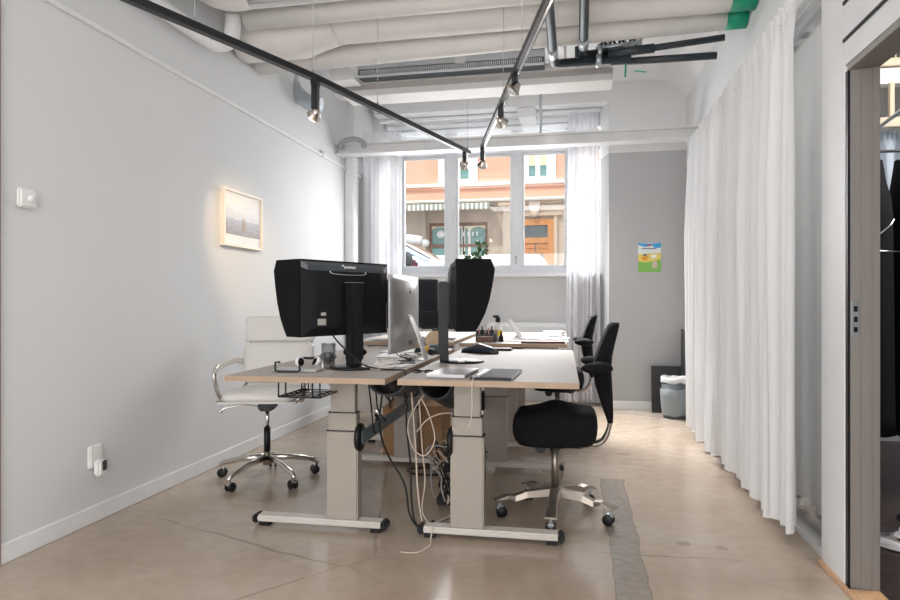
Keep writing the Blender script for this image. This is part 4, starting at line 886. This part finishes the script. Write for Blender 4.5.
# far monitors
def flat_monitor(label, loc, rz, z0, z1, w_, zt_=DZ2):
    t = thing('flat_monitor', label, 'monitor', (*loc, zt_), rz, 'rear desk monitors'); a, b = z0-zt_, z1-zt_
    MB().b2((-w_/2, -.02, a), (w_/2, .02, b), .006).obj('housing', blackp, t)
    MB().b2((-w_/2+.012, -.0215, a+.015), (w_/2-.012, -.0205, b-.012)).obj('screen', mat('slate_screen', (.008, .010, .016), .5, spec=.2), t)
    MB().b2((-.03, .02, 0), (.03, .05, (a+b)/2), .004).obj('stand', darkp, t)
    MB().box((0, .03, .005), (.24, .17, .010), bev=.004).obj('stand_base', darkp, t); return t
flat_monitor('dark flat monitor on the rear left desk behind the silver computer', (W(409, 300, Y=5.0).x, 5.0), R(10), .885, 1.275, .47)
flat_monitor('low dark screen seen behind the hooded monitor stand at the rear', (W(440, 300, Y=4.9).x, 4.9), R(4), .88, 1.02, .30)
qx = W(440, 300, Y=5.45).x
tag(MB().box((qx, 5.45, 1.14), (.11, .012, .32), Matrix.Rotation(R(-3), 3, 'Y')).b2((qx-.02, 5.45, .80), (qx, 5.46, 1.05)).box((qx, 5.45, .806), (.08, .08, .01)).obj('paper_stand', paper), 'upright white paper holder beside the rear monitor', 'paper holder')

# ------------------------------------------------------------ items on the front desks
lp = thing('laptop', 'closed silver laptop near the front edge of the right desk', 'laptop', (-.555, 2.86, DZ), R(-3))
MB().box((0, 0, .006), (.175, .30, .010), bev=.004).obj('base', silver, lp); MB().box((0, 0, .0135), (.175, .30, .004), bev=.0018).obj('lid', silver, lp)
tb_ = thing('tablet', 'black tablet with a silver strip beside the closed laptop', 'tablet', (-.355, 2.855, DZ), R(-2))
MB().box((0, 0, .006), (.185, .36, .011), bev=.005).obj('case', blackp, tb_)
MB().box((.018, 0, .0118), (.135, .34, .0012)).obj('screen', mat('grey_touch_surface', (.10, .095, .10), .7, spec=.15), tb_)
MB().box((-.068, 0, .0118), (.012, .2, .0012)).obj('key_strip', silver, tb_)
gs = thing('folded_glasses', 'folded dark glasses at the left corner of the right desk', 'glasses', (-.70, 2.86, DZ), R(10))
for s_ in (-1, 1):
    MB().tube([(s_*.025+.018*math.cos(2*PI*k/14), .012*math.sin(2*PI*k/14), .010+.005*math.sin(2*PI*k/14)) for k in range(15)], .003, 6).obj('rim', blackp, gs)
    MB().tube([(s_*.043, 0, .010), (s_*.045, .05, .008), (-s_*.03, .055, .005)], .003, 6).obj('temple', blackp, gs)
cs_ = thing('black_stapler', 'dark blue black desk gadget with a sloping nose on the right desk', 'stapler', (-.62, 4.05, DZ), R(65))
MB().sweep([[(x, y, z) for x, z in ((-.03*s_, 0), (.03*s_, 0), (.03*s_, h_*.7), (.018*s_, h_), (-.018*s_, h_), (-.03*s_, h_*.7))] for y, s_, h_ in ((-.13, .9, .02), (-.08, 1, .045), (0, 1.05, .062), (.05, .9, .045), (.12, .8, .025))]).obj('shell', mat('blue_black_plastic', (.02, .03, .045), .35), cs_)
MB().box((0, 0, .004), (.07, .24, .008), bev=.003).obj('base', blackp, cs_)
tag(MB().box((-.50, 4.30, DZ+.009), (.13, .09, .016), bev=.005).obj('wallet', mat('dark_brown_leather', (.06, .03, .03), .5)), 'small dark wallet behind the black gadget on the right desk', 'wallet')
tag(MB().box((-.60, 3.30, DZ+.017), (.035, .02, .008), bev=.003).obj('usb_stick', silver), 'small silver stick on the foot of the side on monitor', 'usb stick')
# tape dispenser bracket, headphones, glass, charger
tp_ = thing('desk_clamp', 'black clamp frame at the front edge of the left desk', 'clamp', (-1.33, 2.775, DZ), R(8))
MB().tube([(-.032, 0, .048), (-.055, 0, .048), (-.055, 0, .01), (-.045, 0, .005), (.05, 0, .005), (.06, 0, .012), (.06, 0, .036)], .0055, 8).obj('frame', blackm, tp_)
tag(MB().box((-1.31, 2.86, DZ+.006), (.22, .12, .010), bev=.003).obj('notebook', mat('grey_notebook', (.45, .44, .43), .6)), 'thin grey notebook behind the black clamp frame', 'notebook')
hd_ = thing('headphones', 'white and black headphones lying on the left desk', 'headphones', (-1.29, 2.93, DZ+.012), R(15)); hd_.scale = (.78, .78, .78)
for i, (x, y) in enumerate(((-.055, 0), (.045, .02))):
    MB().lathe((x, y, .033), [(.001, -.014), (.028, -.014), (.032, -.004), (.03, .010), (.001, .016)], 22, axis=((.9, -.7, .1), (-.8, -.5, .5))[i]).obj('ear_cup', whitep, hd_)
    MB().lathe((x+(.010, -.010)[i], y-.010, .033), [(.026, 0), (.014, .006), (.001, .004)], 18, axis=((.9, -.7, .1), (-.8, -.5, .5))[i]).obj('ear_cushion', fabric, hd_)
MB().tube(sm([(-.05, .01, .055), (-.06, .08, .05), (.01, .15, .04), (.07, .10, .05), (.055, .04, .055)], 5), .008, 8).obj('headband', darkp, hd_)
mo = tag(MB().sph(W(321, 364, Z=DZ)+Vector((0, .1, .03)), .045, (1.0, 1.2, .62), 10).obj('computer_mouse', mat('grey_mouse', (.06, .06, .065), .4)), 'dark rounded computer mouse beside the glass', 'mouse')
tag(MB().sph((-1.30, 3.62, DZ+.03), .06, (1.2, 1, .5), 10).obj('pouch', fabric), 'soft black pouch behind the headphones', 'pouch')
gj = thing('drinking_glass', 'clear ribbed glass tumbler behind the left monitor foot', 'glass', (-1.205, 2.975, DZ))
gm = glass_mat('clear_glass', (.99, .99, .99), .03, .2)
MB().lathe((0, 0, 0), [(.001, .004), (.028, .004), (.034, .125), (.036, .125), (.031, 0), (.001, 0)], 24, close=False).obj('tumbler', gm, gj)
MB().tube([(.034*math.cos(2*PI*k/24), .034*math.sin(2*PI*k/24), .124) for k in range(25)], .0015, 6, cap=False).obj('rim', gm, gj)
tag(MB().lathe((-.955, 3.02, DZ), [(.001, 0), (.062, 0), (.068, .006), (.062, .016), (.001, .019)], 36).obj('charging_pad', mat('pale_pink_plastic', (.60, .54, .52), .5)), 'round pale charging pad beside the left monitor foot', 'charging pad')
# rear of the left desk: clutter
rnd = random.Random(31)
for i, (x, y, sx, sy, rz_, lb) in enumerate(((-1.0, 3.30, .13, .18, .2, 'white sheet of paper under the silver computer'), (-.90, 3.18, .10, .14, -.3, 'folded white paper beside the silver computer foot'), (-1.08, 3.75, .21, .28, .1, 'white papers spread behind the silver computer'), (-1.15, 4.1, .2, .28, -.2, 'white papers at the back of the front left desk'))):
    tag(MB().box((x, y, DZ+.003), (sx, sy, .004), Matrix.Rotation(rz_, 3, 'Z')).obj('paper_sheet', paper), lb, 'paper', 'papers on the left desk')
ys = thing('toy_camera', 'yellow and black gadget in the clutter behind the silver computer', 'gadget', (-.935, 3.88, DZ))
MB().box((0, 0, .03), (.05, .05, .04), Matrix.Rotation(.4, 3, 'Z'), .006).obj('yellow_body', mat('yellow_plastic', (.80, .50, .04), .5), ys)
MB().box((-.04, .01, .02), (.05, .05, .04), bev=.008).box((.045, -.01, .02), (.04, .06, .036), bev=.008).obj('black_side', blackp, ys)
tag(MB().box((-.89, 3.97, DZ+.03), (.09, .07, .055), Matrix.Rotation(.3, 3, 'Z'), .012).obj('camera_body', mat('slate_plastic', (.07, .10, .12), .5)), 'slate coloured small camera beside the yellow gadget', 'camera')
tr2 = thing('tape_roll', 'beige tape roll with dark rim standing behind the computer foot', 'tape roll', (-.93, 4.14, DZ))
MB().lathe((0, 0, .072), [(.001, -.02), (.06, -.02), (.066, 0), (.06, .02), (.001, .022)], 30, axis=(-.15, -1, 0)).obj('roll', mat('beige_tape', (.66, .50, .33), .6), tr2)
MB().tube([(.070*math.cos(a)+.006, .0, .072+.070*math.sin(a)) for a in [-1.5+i*.2 for i in range(18)]], .008, 8).obj('dark_rim', darkp, tr2)
wc = []
for i in range(7):
    x = -.93+rnd.uniform(-.04, .04); y = 3.3+i*.07
    pts = [(x+rnd.uniform(-.08, .06), y+rnd.uniform(-.06, .1), DZ+.006+rnd.uniform(0, .02)) for _ in range(6)]
    mb = MB(); mb.tube(sm(pts, 5), .003, 5); tag(mb.obj('desk_cable', [creamcable, blackp, whitep][i % 3]), '%s cable curled in the clutter around the silver computer, %s' % (['cream', 'black', 'white'][i % 3], ['nearest the camera', 'by the near paper', 'touching the folded paper', 'beside the stand', 'under the stand', 'left of the yellow gadget', 'furthest back'][i]), 'cable', 'cables on the left desk')

# ------------------------------------------------------------ items on the rear right desk
og = thing('pen_organizer', 'dark mesh desk organizer full of small items at the rear', 'organizer', (-.66, 4.68, DZ2))
MB().box((0, 0, .005), (.15, .09, .01)).box((0, -.045, .03), (.15, .003, .05)).box((-.074, 0, .045), (.003, .09, .08)).box((.074, 0, .045), (.003, .09, .08)).box((0, .045, .045), (.15, .003, .08)).box((0, 0, .04), (.003, .09, .07)).obj('tray', darkp, og)
rn = random.Random(3)
for i in range(6): MB().cyl((-.055+.022*i, .01, .01), (-.06+.024*i, .02, .10+.012*(i % 3)), .006, n=8).obj('pen', [mat('pink_plastic', (.6, .3, .3), .5), blackp, creamcable][i % 3], og)
tag(MB().box((-.66, 4.60, DZ2+.022), (.12, .04, .04), bev=.004).obj('small_box', mat('brown_box', (.16, .09, .06), .6)), 'small brown box in front of the desk organizer', 'box')
bt = thing('glue_bottle', 'white bottle with a yellow label and black cap on the rear desk', 'bottle', (-.60, 4.86, DZ2))
MB().lathe((0, 0, 0), [(.001, 0), (.034, 0), (.036, .09), (.03, .115), (.016, .13), (.016, .14), (.001, .14)], 22).obj('bottle_body', whitep, bt)
MB().lathe((0, 0, .035), [(.0365, 0), (.0368, .045)], 22, close=False).obj('yellow_label', mat('yellow_label', (.85, .62, .05), .5), bt)
MB().cyl((0, 0, .138), (0, 0, .175), .018).box((-.012, -.01, .182), (.05, .022, .02), bev=.005).obj('cap', blackp, bt)
ib_ = tag(MB().lathe((-.555, 4.70, DZ2), [(.001, 0), (.018, 0), (.018, .035), (.008, .045), (.006, .075), (.001, .076)], 16).obj('ink_bottle', blackp), 'small black ink bottle between the organizer and the papers', 'bottle')
ls = thing('open_laptop', 'thin silver laptop screen leaning open among the papers', 'laptop', (-.44, 5.10, DZ2), R(0))
MB().prism([(0, 0), (-.10, .145), (-.106, .142), (-.006, -.001)], (0, -.12, .006), (1, 0, 0), (0, 0, 1), (0, 1, 0), .30).obj('screen_lid', silver, ls)
MB().b2((0, -.12, 0), (.21, .18, .012), .003).obj('keyboard_base', silver, ls)
tag(MB().box((-.245, 4.60, DZ2+.008), (.31, .12, .013), Matrix.Rotation(.03, 3, 'Z'), .003).obj('red_notebook', mat('dark_red_cover', (.10, .015, .015), .5)), 'dark red notebook near the front edge of the rear right desk', 'notebook')
PL = (('white sheet lying right of the dark red notebook', -.13, 4.75, .12, .16), ('stack of white sheets behind the dark red notebook', -.26, 4.88, .26, .2), ('pale blue sheet beside the white stack', -.17, 5.15, .2, .26), ('white sheets in front of the leaning laptop screen', -.48, 4.80, .16, .1), ('topmost bright white sheets near the window', -.33, 5.42, .36, .28))
for i, (lb, x, y, sx, sy) in enumerate(PL):
    o_ = MB(); z = DZ2
    for k in range(3 if i in (1, 4) else 1): o_.box((x+.006*k, y-.004*k, z+.003+.006*k), (sx, sy, .005), Matrix.Rotation(.05*k-.04*i, 3, 'Z'))
    tag(o_.obj('paper_sheet', mat('blue_paper', (.70, .78, .80), .8) if i == 2 else paper), lb, 'paper', 'papers on the rear right desk')
tag(MB().lathe((-.20, 5.65, DZ2), [(.001, .0), (.07, .0), (.10, .03), (.098, .035), (.001, .012)], 28).obj('white_dish', whitep), 'shallow white dish at the window end of the rear desk', 'dish')

# ------------------------------------------------------------ white padded office chair
def five_star(t, r, m, cm, zhub=.12, rot=0, flat=False, zend=.085):
    for k in range(5):
        a = rot+2*PI*k/5; d = Vector((math.cos(a), math.sin(a), 0)); s = Vector((-d.y, d.x, 0)); mb = MB()
        if not flat:
            mb.tube([d*.02+Vector((0, 0, zhub)), d*(r*.5)+Vector((0, 0, zhub-.012)), d*(r-.02)+Vector((0, 0, zend+.005)), d*r+Vector((0, 0, zend-.01)), d*r+Vector((0, 0, .052))], [.021, .018, .015, .014, .011], 10)
        else:
            secs = []
            for q_, w1, z, h_ in ((.02, .032, zhub, .035), (.15, .028, zhub-.01, .03), (r*.72, .024, zhub-.03, .026), (r*.85, .03, zend+.02, .014), (r+.02, .034, zend, .010)):
                c = d*q_+Vector((0, 0, z)); secs.append([c-s*w1-Vector((0, 0, h_*.5)), c+s*w1-Vector((0, 0, h_*.5)), c+s*w1*.7+Vector((0, 0, h_*.5)), c-s*w1*.7+Vector((0, 0, h_*.5))])
            mb.sweep(secs, smooth=False)
        b = mb.obj('base_arm', m, t)
        c = d*r; mb = MB(); rr = .027
        for o_ in (-.016, .016): mb.lathe(c+s*o_+d*-.012+Vector((0, 0, rr)), [(.001, -.008), (rr-.004, -.008), (rr, -.004), (rr, .004), (rr-.004, .008), (.001, .008)], 20, axis=s)
        mb.obj('castor_wheel', blackp, b)
        MB().box(c+Vector((0, 0, .045))-d*.006, (.036, .036, .022), Matrix.Rotation(a, 3, 'Z'), .006).cyl(c+Vector((0, 0, .05)), c+Vector((0, 0, .075)), .007, n=8).obj('castor_fork', cm, b)
wc_ = thing('office_chair', 'white leather padded office chair with polished base by the left wall', 'chair', (-1.885, 3.66, 0), R(13), 'office chairs')
five_star(wc_, .31, alu, chrome, .135, R(25))
MB().cyl((0, 0, .09), (0, 0, .17), .026, .022).obj('hub', alud, wc_)
MB().cyl((0, 0, .17), (0, 0, .32), .020).obj('gas_sleeve', blackp, wc_)
MB().cyl((0, 0, .30), (0, 0, .44), .013).obj('gas_rod', chrome, wc_)
MB().box((0, .02, .455), (.09, .16, .06), bev=.012).obj('tilt_mechanism', blackm, wc_)
MB().tube(sm([(-.03, -.02, .45), (-.12, -.05, .465), (-.22, -.08, .455), (-.25, -.09, .44)]), .006, 8).lathe((-.255, -.09, .425), [(.001, 0), (.012, .0), (.012, .015), (.001, .018)], 10).obj('tilt_lever', chrome, wc_)
# seat frame and cushions
sf_ = MB(); 
for sx in (-.225, .225):
    sf_.tube(sm([(sx, -.24, .505), (sx, -.20, .515), (sx, .18, .50), (sx, .26, .53), (sx*.93, .325, .60), (sx*.90, .40, .95)], 5), .010, 8)
sf_.tube([(-.225, -.02, .49), (.225, -.02, .49)], .014, 8); sf_.tube([(-.22, .14, .49), (.22, .14, .49)], .014, 8)
sf_.obj('seat_frame', alu, wc_)
def cush(y0, y1, z0f, th, nm, hw=.215):
    cx_, ly = 0, (y1-y0)/2; cyy = (y0+y1)/2
    MB().pad(hw, ly, lambda x, y: .5*th*(1-.12*(x/hw)**2), lambda x, y: -.5*th, M=Matrix.Translation((0, cyy, z0f)), nexp=7, edge=.22, rings=7, n=48).obj(nm, leather, wc_)
cush(-.26, .02, .535, .062, 'seat_pad'); cush(.02, .25, .528, .055, 'seat_pad')
MB().b2((-.222, -.255, .503), (.222, .24, .512), .003).obj('seat_sling', leather, wc_)
lean = R(-79)
for z0_, z1_, nm in ((.555, .826, 'back_pad'), (.824, 1.0, 'back_pad')):
    zc = (z0_+z1_)/2; hl = (z1_-z0_)/2; yy = .285+(zc-.6)*.20
    M = Matrix.Translation((0, yy, zc)) @ Matrix.Rotation(R(79), 4, 'X')
    MB().pad(.232, hl, lambda x, y: .026*(1-.1*(x/.21)**2), lambda x, y: -.02, M=M, nexp=12, edge=.13, rings=7, n=48).obj(nm, leather, wc_)
for sx in (-1, 1):
    MB().tube(sm([(sx*.235, .30, .70), (sx*.26, .22, .715), (sx*.265, .0, .71), (sx*.265, -.12, .70), (sx*.265, -.17, .67), (sx*.26, -.165, .60), (sx*.25, -.13, .53), (sx*.235, -.10, .51)], 5), .012, 10, flat=1.7).obj('armrest', alu, wc_)

# ------------------------------------------------------------ black saddle chairs
def saddle_chair(label, loc, rz, lift=0):
    t = thing('saddle_chair', label, 'chair', (*loc, 0), rz, 'black saddle chairs')
    five_star(t, .29, alud, steel, .125, R(-2), True)
    MB().cyl((0, 0, .10), (0, 0, .145), .032).obj('hub', alud, t)
    MB().cyl((0, 0, .14), (0, 0, .37), .020).obj('gas_sleeve', alud, t)
    m = MB(); m.box((0, .02, .375), (.12, .24, .035), bev=.01); m.cyl((-.05, -.07, .355), (.05, -.07, .355), .03, n=14); m.cyl((-.10, .10, .36), (-.03, .10, .36), .02, n=12); m.obj('tilt_mechanism', blackp, t)
    def top_(x, y): return .54+.045*math.exp(-((y-.0)/.09)**2)*(1-.5*min(1, (x/.2)**2))+.02*max(0, y-.05)/.2 - .012*max(0, (abs(x)-.08)/.14)**1.5*(1 if y < .02 else .4)
    def bot_(x, y): return .392 - .015*max(0, (abs(x)-.05)/.16)*(1 if y < .05 else .5)
    MB().pad(.20, .212, top_, bot_, nexp=4.5, edge=.15, rings=10, n=56).obj('seat', fabric, t)
    MB().tube(sm([(0, .10, .385), (0, .20, .375), (0, .25, .41), (0, .275, .50), (0, .27, .62)], 5), [.026]*8+[.024]*4+[.020]*9, 10, flat=.6).obj('back_stem', alud, t)
    secs = []
    for z, y0_, y1_, hw in ((.485, .262, .288, .02), (.52, .250, .290, .045), (.60, .222, .288, .065), (.68, .198, .284, .085), (.76, .186, .280, .11), (.82, .200, .284, .125), (.88, .222, .296, .135), (.94, .246, .310, .125), (.975, .262, .318, .10), (.99, .278, .318, .06)):
        yc, th = (y0_+y1_)/2, (y1_-y0_)/2
        secs.append([(hw*math.copysign(abs(math.cos(a))**.7, math.cos(a)), yc+th*math.copysign(abs(math.sin(a))**.8, math.sin(a))-.04*(hw*math.cos(a)/.13)**2*.4, z) for a in [2*PI*k/24 for k in range(24)]])
    MB().sweep(secs).obj('backrest', fabric, t)
    for s in (-1, 1):
        sec = []
        for (x, y, z, rh, rd) in ((.05, .25, .77, .035, .03), (.10, .235, .772, .034, .045), (.15, .215, .775, .031, .062), (.20, .205, .778, .028, .075), (.235, .20, .78, .023, .072), (.255, .20, .78, .014, .05), (.262, .20, .78, .005, .03)):
            sec.append([(s*x, y+rd*math.cos(2*PI*k/20), z+rh*math.sin(2*PI*k/20)) for k in range(20)])
        MB().sweep(sec).obj('arm_wing', fabric, t)
    return t
saddle_chair('black saddle chair pulled up to the front right desk', (-.115, 3.33), R(-90))
saddle_chair('black saddle chair beside the rear right desk near the window', (-.165, 5.30), R(-88))
# low stool whose castors show under the left desk
st = thing('stool', 'black stool tucked far under the rear left desk', 'stool', (-1.98, 5.60, 0))
five_star(st, .24, alu, chrome, .12, R(200))
MB().cyl((0, 0, .10), (0, 0, .46), .02).obj('gas_column', chrome, st)
MB().lathe((0, 0, .46), [(.001, 0), (.16, 0), (.18, .02), (.18, .05), (.15, .07), (.001, .072)], 32).obj('seat', fabric, st)
